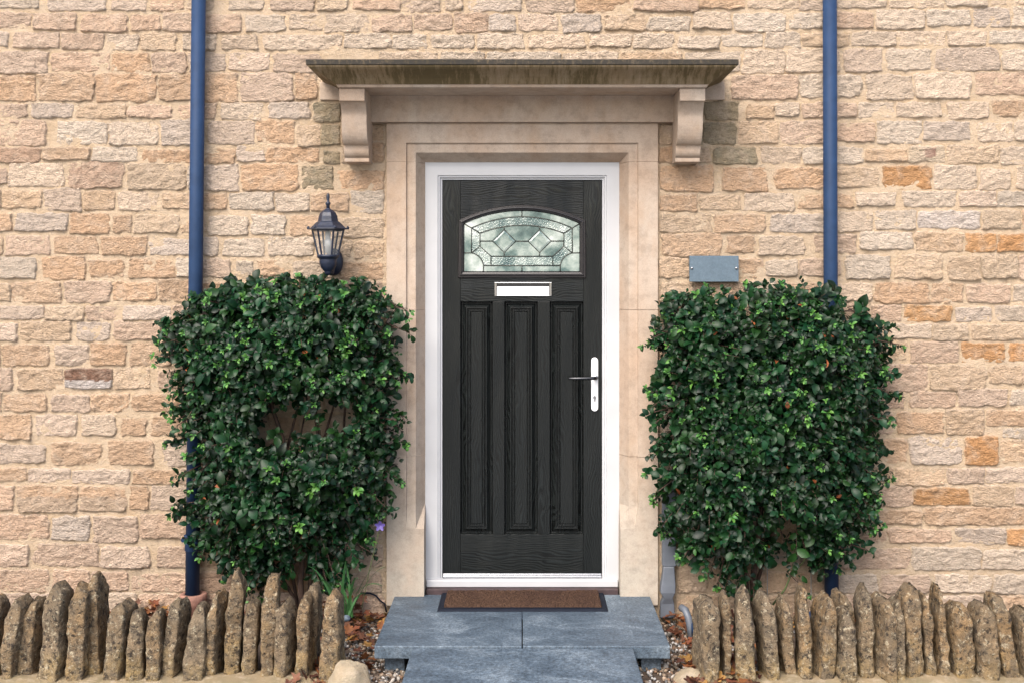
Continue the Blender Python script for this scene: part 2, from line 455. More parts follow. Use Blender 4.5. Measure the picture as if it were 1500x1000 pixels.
# ------------------------------------------------------------------ house wall: every stone of the courses
wall = empty("house_wall", (0, 0, -0.15), "coursed pale tan stone house wall around the black front door", "wall")
tag(wall, kind="thing")
COL = {'w': (0.62, 0.505, 0.395), 'G': (0.62, 0.54, 0.485), 'g': (0.57, 0.46, 0.375), 't': (0.565, 0.41, 0.275), 's': (0.60, 0.475, 0.345),
       'p': (0.56, 0.40, 0.295), 'o': (0.545, 0.355, 0.22), 'O': (0.53, 0.295, 0.14), 'b': (0.48, 0.325, 0.235), 'd': (0.30, 0.25, 0.17)}
COL = {k: (c if k in 'dOs' else tuple(a * 0.75 + b * 0.25 for a, b in zip(c, (0.585, 0.445, 0.325)))) for k, c in COL.items()}
ROWS = """
-10 55 -16 11 w|71 155 -16 15 g|164 215 -16 15 g|220 268 -16 15 p|272 312 -16 14 w|335 385 -16 14 w|396 461 -16 15 p|465 509 -16 15 t|518 586 -16 14 p|590 645 -16 17 g|652 677 -16 15 w|687 764 -16 16 g|770 841 -16 18 g|845 924 -16 17 o|930 1021 -16 16 p|1027 1091 -16 12 o|1097 1170 -16 12 w|1173 1221 -16 15 g|1225 1297 -16 11 w|1303 1383 -16 11 w|1386 1448 -16 8 w|1455 1510 -16 6 w
-10 44 19 41 p|48 110 20 43 p|119 184 21 46 p|192 234 22 44 p|239 296 20 45 p|300 352 22 47 p|360 417 22 46 w|424 473 22 43 w|477 539 21 47 w|545 603 22 46 p|606 661 22 44 p|666 714 20 47 p|716 754 22 45 g|760 816 21 44 g|824 880 22 47 g|886 945 22 44 t|949 1011 25 45 w|1016 1070 18 42 w|1075 1151 20 46 w|1157 1204 20 41 w|1210 1279 18 41 p|1284 1355 15 42 w|1359 1422 15 37 w|1427 1480 12 39 g|1484 1520 12 38 w
-10 11 47 68 g|19 86 48 70 p|90 151 50 72 p|155 201 50 73 w|206 257 50 73 t|268 315 50 73 w|325 376 52 72 w|386 500 52 73 w|504 572 50 70 w|575 624 51 71 w|631 694 52 70 w|700 767 50 71 w|775 856 51 70 w|863 924 50 68 w|929 987 50 71 w|994 1054 53 71 w|1058 1117 51 68 w|1122 1173 48 70 w|1177 1244 50 68 t|1248 1312 47 67 w|1314 1386 46 66 w|1389 1445 46 66 w|1449 1500 45 63 w
-10 69 76 107 p|76 160 78 104 p|163 218 79 104 o|222 272 78 106 p|276 329 78 104 g|336 394 78 103 g|400 470 80 105 p|556 640 77 104 w|645 708 77 104 w|712 822 77 104 w|826 905 77 104 w|909 1000 77 104 t|1004 1084 77 104 w|1089 1150 73 108 w|1153 1230 72 105 w|1237 1292 72 105 g|1300 1364 72 102 w|1371 1464 71 103 g|1469 1520 73 103 w
-10 51 112 147 o|56 137 108 147 o|140 228 108 148 o|233 282 110 147 o|286 347 108 149 o|352 428 107 148 p|432 463 108 146 o|1072 1168 111 145 p|1172 1261 111 142 w|1270 1338 110 145 w|1341 1422 108 144 w|1430 1520 107 138 p
-10 38 153 172 p|46 106 152 172 g|113 184 153 173 t|187 250 155 172 p|262 315 154 173 p|323 382 152 175 w|394 453 151 173 g|460 498 152 178 d|1033 1082 150 176 d|1094 1133 154 174 t|1136 1170 152 170 w|1175 1254 152 172 p|1258 1310 151 172 w|1314 1378 151 171 w|1390 1449 150 173 w|1455 1520 148 170 o
-10 66 176 213 p|83 156 179 211 w|159 231 180 212 w|236 298 177 212 g|304 372 178 211 g|376 431 177 209 o|435 468 184 214 t|471 497 184 212 d|501 538 184 212 t|541 561 184 206 t|966 991 184 212 t|995 1028 184 212 d|1031 1078 181 211 d|1082 1139 178 210 t|1143 1221 178 210 p|1226 1282 181 207 p|1286 1350 178 210 w|1354 1421 179 205 g|1432 1484 180 207 w|1487 1520 178 206 w
-10 58 217 238 b|61 130 217 234 o|135 200 216 236 w|208 294 220 238 o|299 344 219 239 o|347 387 215 236 g|390 467 217 237 o|474 497 222 239 d|501 538 217 238 t|541 561 210 238 o|966 991 216 238 o|995 1040 217 238 t|1046 1108 217 240 d|1115 1173 216 239 w|1177 1265 216 240 w|1269 1329 219 236 t|1332 1384 215 237 s|1388 1462 214 239 t|1466 1520 216 241 w
-10 9 247 269 b|12 92 240 273 w|100 180 238 275 b|187 271 240 277 t|275 294 245 276 w|299 349 242 279 g|354 436 241 279 o|442 487 244 277 d|494 561 250 277 o|967 1045 243 280 o|1060 1124 246 280 o|1136 1218 247 276 o|1223 1288 246 274 t|1295 1365 244 277 O|1370 1431 243 277 w|1436 1479 248 277 w|1490 1520 246 276 w
-10 -1 280 304 t|3 60 280 304 t|64 117 277 308 g|122 167 281 307 t|172 229 281 308 w|238 294 284 305 t|299 332 284 306 o|336 400 283 307 w|405 453 284 309 w|456 510 284 309 o|514 561 281 312 w|968 1021 286 309 o|1025 1084 287 307 t|1091 1163 284 309 w|1170 1249 286 305 o|1255 1312 283 301 w|1324 1400 281 302 w|1407 1459 282 302 g|1463 1520 281 302 w
-10 16 314 338 o|22 98 313 338 g|102 159 313 342 o|166 192 316 340 o|196 261 315 341 t|265 300 318 340 t|305 362 317 344 w|368 417 316 343 w|425 480 317 344 o|487 561 320 347 t|968 1042 315 340 t|1047 1120 315 340 o|1129 1218 315 340 g|1223 1278 311 339 w|1283 1342 309 336 w|1346 1436 310 334 G|1441 1495 309 335 t|1499 1520 310 336 o
-10 3 346 373 t|8 72 346 373 p|79 142 347 372 o|148 214 347 373 o|218 291 349 373 g|296 318 349 375 g|327 386 351 375 w|393 460 348 374 w|465 490 351 376 t|495 514 352 377 t|520 561 355 379 t|970 1056 343 375 o|1065 1105 346 370 o|1113 1178 347 373 w|1195 1254 345 370 p|1261 1338 341 365 w|1341 1410 341 368 t|1415 1459 343 369 O|1463 1520 344 368 O
-10 52 378 407 w|62 124 376 409 o|130 180 381 407 o|188 254 380 407 o|258 292 379 405 w|297 337 381 406 p|346 370 384 402 w|377 425 382 404 o|430 487 384 407 w|497 561 385 409 o|967 1010 379 406 t|1014 1080 381 406 t|1083 1118 380 406 o|1122 1168 382 404 w|1172 1232 380 404 p|1240 1304 375 408 w|1311 1379 374 408 t|1390 1435 376 410 t|1439 1491 374 407 t|1494 1520 376 408 p
-10 14 416 441 t|17 89 413 443 o|94 161 413 443 p|165 228 414 440 o|232 285 410 441 o|1225 1278 415 440 w|1282 1361 414 444 o|1366 1411 416 443 o|1417 1480 417 443 p|1486 1520 418 442 w
-10 63 449 467 g|67 122 450 469 t|126 171 449 469 p|180 249 449 468 g|253 290 448 470 p|1278 1320 448 470 p|1326 1395 448 471 O|1400 1452 451 470 g|1459 1520 449 470 w
-10 23 473 498 g|29 102 471 498 t|112 160 472 498 g|167 235 472 497 p|240 290 472 497 t|1305 1364 475 495 w|1368 1418 476 498 t|1425 1498 476 497 t|1501 1520 476 497 w
-10 -2 505 535 p|2 71 505 535 o|80 128 506 534 g|133 184 503 534 o|191 250 502 535 o|255 295 503 535 p|1288 1328 500 526 t|1335 1404 501 531 p|1409 1471 502 529 O|1479 1520 502 528 O
-10 16 540 572 p|26 91 541 570 t|94 163 540 568 h|167 219 540 568 t|231 290 544 567 p|1290 1359 534 572 p|1363 1444 535 570 t|1450 1496 536 561 t|1500 1520 536 562 p
-10 0 576 602 t|4 67 576 602 o|75 130 578 602 p|134 188 577 602 o|194 285 578 602 o|1280 1325 576 597 b|1335 1401 574 596 p|1405 1475 570 594 p|1481 1520 572 592 w
-10 44 608 642 o|52 111 608 638 g|120 168 608 637 w|177 212 613 638 o|223 280 610 637 o|1272 1309 605 636 p|1315 1382 604 634 o|1386 1442 600 636 t|1448 1520 601 622 o|1470 1520 627 641 w
-10 64 651 677 g|75 146 648 681 o|159 224 646 680 o|239 290 644 682 g|1272 1329 643 677 o|1333 1410 640 679 g|1415 1462 640 680 O|1467 1520 645 676 t
-10 38 686 704 o|41 102 687 707 g|105 189 688 708 g|193 259 688 708 o|263 300 687 708 p|1270 1308 685 705 o|1312 1384 686 710 t|1389 1442 686 708 p|1446 1520 685 706 g
-10 18 712 745 p|25 112 711 749 q|117 184 713 748 q|190 217 712 745 o|221 290 712 746 g|1272 1337 712 741 p|1340 1420 715 739 O|1425 1483 711 740 t|1489 1520 713 738 p
-10 70 754 789 p|76 130 757 790 g|136 201 757 794 p|205 285 753 787 p|1272 1351 747 767 o|1355 1520 743 768 o
-10 40 798 829 p|48 143 797 828 p|147 218 801 831 g|230 285 800 830 p|1240 1299 773 793 p|1303 1394 775 794 p|1400 1473 774 796 g|1477 1520 775 798 O
-10 70 835 866 p|77 130 834 866 p|133 187 838 864 p|193 285 840 866 p|1232 1333 803 832 p|1336 1437 802 834 w|1441 1520 806 833 w
994 1036 830 866 t|1043 1105 832 866 t|1110 1205 838 867 t|1228 1284 842 867 w|1291 1362 842 867 p|1371 1453 842 867 w|1457 1520 842 869 w
-10 88 870 905 p|92 200 869 905 w|204 330 870 905 p|334 440 870 905 p|444 561 870 905 p|992 1110 871 905 t|1114 1222 871 905 t|1226 1330 872 905 p|1334 1450 873 905 g|1454 1520 873 905 o
"""
stones = []
rows = []
for line in ROWS.strip().split("\n"):
    row = []
    for it in line.split("|"):
        a = it.split()
        row.append((float(a[0]), float(a[1]), float(a[2]), float(a[3]), a[4]))
    rows.append(row); stones += row
def fill(x0, x1, y0, y1, codes="pptwog"):
    x = x0
    while x < x1 - 12:
        w = rnd.uniform(44, 88)
        if x1 - (x + w) < 34: w = x1 - x
        stones.append((x, x + w - rnd.uniform(3, 6), y0 + rnd.uniform(-1.5, 1.5), y1 + rnd.uniform(-1.5, 1.5), rnd.choice(codes)))
        x += w
# courses that pass behind the two shrubs
LC = [(414, 442), (448, 469), (473, 498), (504, 535), (541, 569), (577, 602), (609, 639), (647, 681), (687, 707), (712, 747), (755, 790), (799, 830), (838, 866)]
LX = [289, 294, 294, 299, 294, 289, 284, 294, 304, 294, 289, 289, 289]
for (a, b_), x in zip(LC, LX): fill(x, 563, a, b_)
RC = [(414, 442, 1221), (448, 470, 1274), (475, 496, 1301), (501, 528, 1284), (534, 569, 1286), (574, 597, 1276), (603, 636, 1268), (641, 678, 1268), (685, 707, 1266),
      (712, 740, 1268), (745, 768, 1268), (773, 795, 1236), (801, 826, 1228)]
for a, b_, x in RC: fill(968, x, a, b_)
# the wall goes on beyond the frame
for row in rows:
    xl, xr = min(q[0] for q in row), max(q[1] for q in row)
    y0 = min(q[2] for q in row); y1 = max(q[3] for q in row)
    q0 = [q for q in row if q[0] == xl][0]; q1 = [q for q in row if q[1] == xr][0]
    if xl < 0: fill(-150, xl - 3, q0[2], q0[3])
    if xr > 1480: fill(xr + 4, 1680, q1[2], q1[3])
for a, b_ in ((-50, -21), (-84, -55), (-118, -89)): fill(-150, 1680, a, b_, "pwwgt")

def tint_of(code):
    base = Vector(COL[code])
    j = rnd.uniform(0.9, 1.1)
    h = rnd.uniform(-0.04, 0.04)
    return Vector((base.x * j * (1 + h), base.y * j, base.z * j * (1 - h)))
def stone_mesh(x0, x1, y0, y1, code):
    Ym = -0.008
    a, b_ = P(x0, y1, Ym), P(x1, y0, Ym)
    cx, cz = (a.x + b_.x) / 2, (a.z + b_.z) / 2
    hw, hh = (b_.x - a.x) / 2 + 0.0085, (b_.z - a.z) / 2 + 0.0085
    nx = max(8, int(2 * hw / 0.0078)); ny = max(6, int(2 * hh / 0.0070))
    sd = rnd.uniform(0, 500)
    proud = rnd.uniform(0.0175, 0.0245)
    sk1, sk2 = rnd.uniform(-0.05, 0.05), rnd.uniform(-0.05, 0.05)
    cr = rnd.uniform(0.04, 0.12)
    tilt = rnd.uniform(-0.004, 0.004); tiltv = rnd.uniform(-0.004, 0.005)
    two = None
    if code == 'h': two = ((0.22, 0.125, 0.085), (0.50, 0.44, 0.40)); base = Vector(COL['g'])
    elif code == 'q': two = (COL['o'], (0.47, 0.35, 0.25)); base = Vector(COL['o'])
    else: base = tint_of(code)
    v = []; t = []
    for j in range(ny + 1):
        bb = -1 + 2 * j / ny
        for i in range(nx + 1):
            aa = -1 + 2 * i / nx
            x = aa * hw * (1 - cr * 0.45 * abs(bb) ** 5) * (1 + sk1 * bb)
            z = bb * hh * (1 - cr * 1.2 * abs(aa) ** 7) * (1 + sk2 * aa)
            x += 0.011 * noise.noise(Vector((sd, bb * hh * 26, 1.0))) * abs(aa) ** 2 + 0.005 * noise.noise(Vector((sd, bb * hh * 80, 4.0 + aa))) * abs(aa) ** 3
            z += 0.011 * noise.noise(Vector((aa * hw * 20, sd, 2.0 + (bb > 0) * 9))) * abs(bb) ** 2 + 0.006 * noise.noise(Vector((aa * hw * 70, sd, 5.0 + (bb > 0) * 3))) * abs(bb) ** 3
            e = min((1 - abs(aa)) * hw, (1 - abs(bb)) * hh)
            k = min(1.0, e / 0.0055)
            q = Vector((x + cx, sd, z + cz))
            q2 = Vector((q.x, sd, q.z * 1.7))
            r = noise.noise(q * 14) * 0.005 + (noise.turbulence(q2 * 19, 4, True) - 0.5) * 0.0125 + noise.noise(q2 * 85) * 0.0034
            r = max(-0.0045, r)
            y = 0.013 - k * (proud + r + tilt * aa + tiltv * bb)
            v.append((cx + x, y, cz + z))
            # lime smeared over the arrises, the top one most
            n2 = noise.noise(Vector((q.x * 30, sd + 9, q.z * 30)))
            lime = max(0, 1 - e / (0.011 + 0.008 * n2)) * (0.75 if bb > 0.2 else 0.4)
            if two: base = Vector(two[0] if bb > 0.12 + 0.25 * n2 - (0.3 if code == 'h' else 0) else two[1])
            if code == 's': base = Vector((0.33, 0.20, 0.15)) if -0.18 < aa - 0.06 * n2 < 0.42 and -0.35 < bb - 0.2 * n2 < 0.55 else Vector(COL['s'])
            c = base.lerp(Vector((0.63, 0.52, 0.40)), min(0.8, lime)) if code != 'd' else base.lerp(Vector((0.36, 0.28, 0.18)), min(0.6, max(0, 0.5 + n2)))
            t.append((c.x, c.y, c.z))
    f = [(j * (nx + 1) + i, j * (nx + 1) + i + 1, (j + 1) * (nx + 1) + i + 1, (j + 1) * (nx + 1) + i) for j in range(ny) for i in range(nx)]
    return v, f, t
def seen(s):
    x0, x1, y0, y1, _ = s
    if x1 < 4 or x0 > 1496 or y1 < 4: return 0
    w = min(x1, 1500) - max(x0, 0); h = y1 - max(y0, 0)
    A = w * h
    if 285 < x0 and x1 < 566 and y0 > 410: A *= 0.05
    if 966 < x0 and x1 < 1282 and y0 > 410: A *= 0.05
    if y0 > 868: A *= 0.3
    if 500 < x0 and x1 < 1086 and y0 > 74 and y0 < 80: A *= 0.2
    return A
stones.sort(key=seen, reverse=True)
rv, rf, rt = [], [], []
for i, s in enumerate(stones):
    v, f, t = stone_mesh(*s)
    if i < 300:
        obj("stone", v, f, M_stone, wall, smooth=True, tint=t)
    else:
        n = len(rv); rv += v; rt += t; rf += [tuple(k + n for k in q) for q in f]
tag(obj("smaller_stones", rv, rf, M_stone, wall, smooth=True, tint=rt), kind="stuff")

# mortar bed: a real wall body with a hole for the doorway, its face slightly uneven between the stones
HX, HZ = 0.60, 2.24
X0, X1, Z0, Z1 = -3.04, 3.04, -0.15, 3.28
st = 0.0115
nx, ny = int((X1 - X0) / st), int((Z1 - Z0) / st)
mv = []; mt = []
for j in range(ny + 1):
    z = Z0 + (Z1 - Z0) * j / ny
    for i in range(nx + 1):
        x = X0 + (X1 - X0) * i / nx
        y = 0.0002 + 0.0048 * noise.noise(Vector((x * 9, 4.0, z * 13))) + 0.003 * noise.noise(Vector((x * 40, 7.0, z * 40)))
        mv.append((x, y, z))
        c = Vector((0.60, 0.465, 0.33))
        dl = min(math.hypot((abs(x) - 0.95) / 0.16, (z - 2.22) / 0.26), 2)     # growth where rain drips off both ends of the hood
        c = c.lerp(Vector((0.19, 0.15, 0.085)), max(0, 1 - dl) * 0.7 * (0.6 + 0.4 * noise.noise(Vector((x * 20, 1, z * 6)))))
        c = c.lerp(Vector((0.46, 0.37, 0.27)), max(0, min(1, (0.35 - z) / 0.3)) * 0.6)
        mt.append((c.x, c.y, c.z))
mf = []
for j in range(ny):
    for i in range(nx):
        xc = X0 + (X1 - X0) * (i + .5) / nx; zc = Z0 + (Z1 - Z0) * (j + .5) / ny
        if abs(xc) < HX and zc < HZ: continue
        mf.append((j * (nx + 1) + i, j * (nx + 1) + i + 1, (j + 1) * (nx + 1) + i + 1, (j + 1) * (nx + 1) + i))
core = MB()
core.box(X0, -HX - 0.02, 0.02, 0.33, Z0, Z1); core.box(HX + 0.02, X1, 0.02, 0.33, Z0, Z1); core.box(-HX - 0.02, HX + 0.02, 0.02, 0.33, HZ + 0.02, Z1)
n = len(mv)
mv += core.v; mf += [tuple(k + n for k in q) for q in core.f]; mt += [(0.60, 0.465, 0.33)] * len(core.v)
obj("mortar_bed", mv, mf, M_mortar, wall, smooth=True, tint=mt)

# ------------------------------------------------------------------ dressed stone door surround
YF = -0.024
IN = [(0.0, 0.05), (0.0, YF), (0.095, YF), (0.099, YF + 0.014), (0.141, YF + 0.014), (0.180, 0.068), (0.184, 0.12)]
OX, OZ = 0.660, 2.297
def jamb(side, za, zb, stop=None):
    flat = [(0.0, 0.05), (0.0, YF), (0.095, YF), (0.115, YF), (0.141, YF), (0.183, YF), (0.184, 0.12)]
    secs = [(zb, IN), (za, IN)] if not stop else [(zb, IN), (stop[0], IN), (stop[1], flat), (za, flat)]
    v = []; f = []
    for z, pr in secs:
        v += [(side * (OX - d), y, z) for d, y in pr]
    k = len(IN)
    for s_ in range(len(secs) - 1):
        for i in range(k - 1):
            q = (s_ * k + i, s_ * k + i + 1, (s_ + 1) * k + i + 1, (s_ + 1) * k + i)
            f.append(q if side > 0 else q[::-1])
    f.append(tuple(range(k))); f.append(tuple(range(len(v) - k, len(v))))
    return obj("jamb_block", v, f, M_ashlar, wall, bevel=0.0012)
zj = [P(0, y, YF).z for y in (237, 454, 669, 886)]
for side in (-1, 1):
    jamb(side, zj[1] + 0.0003, zj[0] - 0.0003)
    jamb(side, zj[2] + 0.0003, zj[1] - 0.0003)
    jamb(side, zj[3], zj[2] - 0.0003, (P(0, 742, YF).z, P(0, 774, YF).z))
v = []; f = []
for d, y in IN:
    v += [(-(OX - d), y, zj[0] + 0.0003), (-(OX - d), y, OZ - d), (OX - d, y, OZ - d), (OX - d, y, zj[0] + 0.0003)]
for i in range(len(IN) - 1):
    for k in range(3):
        f.append((i * 4 + k, (i + 1) * 4 + k, (i + 1) * 4 + k + 1, i * 4 + k + 1))
f.append(tuple(i * 4 for i in range(len(IN)))); f.append(tuple(i * 4 + 3 for i in range(len(IN))))
obj("lintel", v, f, M_ashlar, wall, bevel=0.0025)
MB().box(-0.745, 0.745, -0.052, 0.02, OZ + 0.002, 2.43).build("frieze", M_ashlar, wall, bevel=0.003)
for sx in (-1, 1):
    MB().box(sx * 0.925 - 0.062, sx * 0.925 + 0.062, -0.014, 0.02, 2.412, 2.50).build("bearing_stone", M_ashlar, wall, bevel=0.004)

# hood: slab over a hollow moulding that returns along both ends
prof = [(0.0, 2.425), (0.006, 2.437), (0.010, 2.438), (0.018, 2.447), (0.034, 2.461), (0.056, 2.474), (0.080, 2.484), (0.104, 2.492), (0.116, 2.500), (0.117, 2.507), (0.124, 2.508), (0.124, 2.531)]
LW, LD = 0.853, 0.295
v = []; f = []
for o, z in prof:
    w, d = LW + o, LD + o
    v += [(-w, 0.01, z), (-w, -d, z), (w, -d, z), (w, 0.01, z)]
for i in range(len(prof) - 1):
    for k in range(3):
        f.append((i * 4 + k, i * 4 + k + 1, (i + 1) * 4 + k + 1, (i + 1) * 4 + k))
f.append((3, 2, 1, 0)); m_ = (len(prof) - 1) * 4
# the weathered top falls slightly towards the front
v += [(-LW - 0.124, 0.01, 2.548), (LW + 0.124, 0.01, 2.548)]
f.append((m_ + 1, m_ + 2, len(v) - 1, len(v) - 2)); f.append((m_, m_ + 1, len(v) - 2)); f.append((m_ + 2, m_ + 3, len(v) - 1))
hood = obj("door_hood", v, f, M_hood, wall, bevel=0.0015)
hood["label"] = "moulded stone hood with black and green growth"
pf = [(0.0, 2.423), (0.285, 2.423), (0.285, 2.366), (0.262, 2.364)]
for i in range(1, 9):                     # hollow under the block, running into the swelling of the scroll
    a = i / 8
    pf.append((0.262 - 0.045 * math.sin(a * math.pi / 2), 2.364 - 0.06 * a))
for i in range(1, 11):
    a = math.pi / 2 * i / 10
    pf.append((0.150 + 0.067 * math.cos(a * 1.0), 2.304 - 0.128 * math.sin(a)))
pf += [(0.147, 2.172), (0.146, 2.160)]
for i in range(0, 7):
    a = math.pi / 2 * i / 6
    pf.append((0.112 + 0.034 * math.cos(a), 2.160 - 0.040 * math.sin(a)))
pf += [(0.122, 2.119), (0.122, 2.100), (0.0, 2.100)]
for sx in (-1, 1):
    xa, xb = sorted((sx * 0.848, sx * 0.731))
    k = len(pf)
    v = [(xa, -d + 0.004, z) for d, z in pf] + [(xb, -d + 0.004, z) for d, z in pf]
    f = [(i, (i + 1) % k, k + (i + 1) % k, k + i) for i in range(k)]
    f += [tuple(range(k))[::-1], tuple(range(k, 2 * k))]
    obj("bracket", v, f, M_ashlar, hood, bevel=0.002)

# ------------------------------------------------------------------ front door
YD = 0.070                                 # face of the white frame
YL = 0.100                                 # face of the door leaf
door = empty("front_door", (0, YL, 0.02), "black woodgrain panelled front door with arched leaded light in white frame", "door")
tag(door, kind="thing")
fx, fz = 0.474, 2.109
ring = [(-0.012, 0.14), (-0.012, YD + 0.004), (-0.006, YD), (0.056, YD), (0.058, YD + 0.006), (0.066, YD + 0.008), (0.069, YD + 0.018), (0.077, YD + 0.020), (0.079, 0.14)]
v = []; f = []
for d, y in ring:
    v += [(-(fx - d), y, 0.024), (-(fx - d), y, fz - d), (fx - d, y, fz - d), (fx - d, y, 0.024)]
for i in range(len(ring) - 1):
    for k in range(3): f.append((i * 4 + k, (i + 1) * 4 + k, (i + 1) * 4 + k + 1, i * 4 + k + 1))
obj("door_frame", v, f, M_upvc, door, bevel=0.001)
MB().box(-0.472, 0.472, 0.045, 0.16, 0.026, 0.060).build("door_sill", M_upvc, door, bevel=0.004)
MB().box(-0.470, 0.470, 0.012, 0.16, -0.03, 0.0245).build("sill_board", M_sillwood, door, bevel=0.003)
lx = 0.396
zt, zb = P(0, 264.5, YL).z, P(0, 841, YL).z
tb = MB().box(-lx + 0.002, lx - 0.002, 0.078, 0.13, 0.0605, 0.074)
tb.box(-lx + 0.002, lx - 0.002, 0.086, 0.13, 0.074, 0.083); tb.box(-lx + 0.002, lx - 0.002, 0.092, 0.13, 0.083, zb - 0.003)
tb.build("threshold_bar", M_satin, door, bevel=0.003)
leaf = MB().box(-lx, lx, YL + 0.030, YL + 0.050, zb, zt).build("door_leaf", M_trim, door)
def X(px): return (px - 765) / S(YL)
def Z(py): return CZ - (py - 409) / S(YL)
xl, xr = X(674.5), X(854.5)
def plate(name, x0, x1, z0, z1, mat, y=YL):
    return MB().box(x0 + 0.0004, x1 - 0.0004, y, YL + 0.031, z0 + 0.0004, z1 - 0.0004).build(name, mat, leaf, bevel=0.0012)
plate("stile", -lx, xl, zb, zt, M_woodv); plate("stile", xr, lx, zb, zt, M_woodv)
zp1, zp0 = Z(442), Z(782)
plate("rail", xl, xr, zp1, zt, M_woodh); plate("rail", xl, xr, zb, zp0, M_woodh)
pan = [(674.5, 721.5), (739, 787.5), (805.5, 854.5)]
for a, b_ in ((721.5, 739), (787.5, 805.5)): plate("muntin", X(a), X(b_), zp0, zp1, M_woodv)
PR = [(0.0, 0.0), (0.002, 0.016), (0.006, 0.022), (0.010, 0.022), (0.0265, 0.006), (0.028, 0.0), (0.033, 0.0), (0.035, 0.012), (0.0395, 0.012), (0.0415, 0.003), (0.046, 0.003), (0.048, 0.012), (0.051, 0.012), (0.053, 0.007)]
for a, b_ in pan:
    x0, x1, z0, z1 = X(a) + 0.0004, X(b_) - 0.0004, zp0 + 0.0004, zp1 - 0.0004
    v = []; f = []
    for d, dy in PR:
        v += [(x0 + d, YL + dy, z0 + d), (x1 - d, YL + dy, z0 + d), (x1 - d, YL + dy, z1 - d), (x0 + d, YL + dy, z1 - d)]
    for i in range(len(PR) - 1):
        for k in range(4):
            l = (k + 1) % 4
            f.append((i * 4 + k, i * 4 + l, (i + 1) * 4 + l, (i + 1) * 4 + k))
    q = (len(PR) - 1) * 4
    f.append((q, q + 1, q + 2, q + 3))
    obj("panel", v, f, M_woodv, leaf, bevel=0.0006)

# arched leaded light; pattern points are given on a 0.21 px grid measured from (610, 230)
YG = YL - 0.004
def G(x, y):
    s = S(YG)
    return ((610 + x * 0.21 - 765) / s, CZ - (230 + y * 0.21 - 409) / s)
def arc(p0, pm, p1, n=14):               # circle through three points
    (ax, ay), (bx, by), (cx, cy) = p0, pm, p1
    d = 2 * (ax * (by - cy) + bx * (cy - ay) + cx * (ay - by))
    ux = ((ax**2 + ay**2) * (by - cy) + (bx**2 + by**2) * (cy - ay) + (cx**2 + cy**2) * (ay - by)) / d
    uy = ((ax**2 + ay**2) * (cx - bx) + (bx**2 + by**2) * (ax - cx) + (cx**2 + cy**2) * (bx - ax)) / d
    a0 = math.atan2(ay - uy, ax - ux); am = math.atan2(by - uy, bx - ux); a1 = math.atan2(cy - uy, cx - ux)
    r = math.hypot(ax - ux, ay - uy)
    def unwrap(a, ref):
        while a - ref > math.pi: a -= 2 * math.pi
        while a - ref < -math.pi: a += 2 * math.pi
        return a
    am = unwrap(am, a0); a1 = unwrap(a1, am)
    return [(ux + r * math.cos(a0 + (a1 - a0) * i / n), uy + r * math.sin(a0 + (a1 - a0) * i / n)) for i in range(n + 1)]
A1 = arc((335, 468), (736, 379), (1136, 468), 24)
outer = arc((296, 442), (738, 336), (1180, 442), 24)
frame_in = A1 + [(1136, 798), (335, 798)]
frame_out = outer + [(1182, 845), (290, 845)]
def lerp_ring(t): return [(a[0] + (b_[0] - a[0]) * t, a[1] + (b_[1] - a[1]) * t) for a, b_ in zip(frame_out, frame_in)]
sections = [(0.0, YL + 0.001), (0.0, YL - 0.008), (0.10, YL - 0.012), (0.30, YL - 0.012), (0.36, YL - 0.018), (0.52, YL - 0.019), (0.62, YL - 0.015), (0.80, YL - 0.012), (0.97, YL - 0.004), (1.0, YL + 0.0005)]
v = []; f = []
for t, y in sections:
    for q in lerp_ring(t):
        a = G(*q); v.append((a[0], y, a[1]))
k = len(frame_in)
for i in range(len(sections) - 1):
    for j in range(k):
        l = (j + 1) % k
        f.append((i * k + j, (i + 1) * k + j, (i + 1) * k + l, i * k + l))
gframe = obj("glazing_frame", v, f, M_trim, door, bevel=0.0008)
def mir(p): return [(1471 - x, y) for x, y in p][::-1]
A2 = arc((385, 497), (736, 418), (1086, 497), 24); A3 = arc((443, 533), (736, 478), (1028, 533), 24)
half = lambda A, lo, hi: [q for q in A if lo <= q[0] <= hi]
def y_on(A, x):
    for a, b_ in zip(A, A[1:]):
        if a[0] <= x <= b_[0]: return a[1] + (b_[1] - a[1]) * (x - a[0]) / (b_[0] - a[0])
QA = arc((384, 670), (445, 705), (468, 758), 8)
M0 = 735.5
tl = (612, y_on(A3, 612))
panes = []
def add(poly, ham=False, both=True):
    panes.append((poly, ham))
    if both: panes.append((mir(poly), ham))
add([q for q in A1 if q[0] < M0] + [(M0, y_on(A1, M0)), (M0, y_on(A2, M0))] + [q for q in A2 if q[0] < M0][::-1])
add(A2 + A3[::-1], True, False)
add([(335, 468), (385, 497), (384, 670), (335, 670)])
add([(385, 497), (443, 533), (443, 624), (384, 670)], True)
add([(335, 670)] + QA + [(468, 798), (335, 798)])
add(QA[::-1] + [(443, 624), (520, 694), (520, 758)], True) if False else add([(443, 624), (520, 694), (520, 758)] + QA[::-1], True)
add([(520, 694), (951, 694), (951, 758), (520, 758)], True, False)
add([(468, 758), (M0, 758), (M0, 798), (468, 798)])
dm = [(612, 508), (693, 589), (612, 668), (531, 588)]
add(dm)
add([q for q in A3 if q[0] < 612] + [tl, (612, 508), (531, 588), (443, 588)])
add([tl] + [q for q in A3 if 612 < q[0] < 859] + [mir([tl])[0], (859, 508), (778, 589), (693, 589), (612, 508)], False, False)
add([(443, 588), (531, 588), (612, 668), (612, 694), (520, 694), (443, 624)])
add([(612, 668), (693, 589), (778, 589), (859, 668), (859, 694), (612, 694)], False, False)
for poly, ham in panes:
    MB().prism([G(*q) for q in poly], YG, YL + 0.001).build("glass_pane", M_gham if ham else M_gplain, gframe)
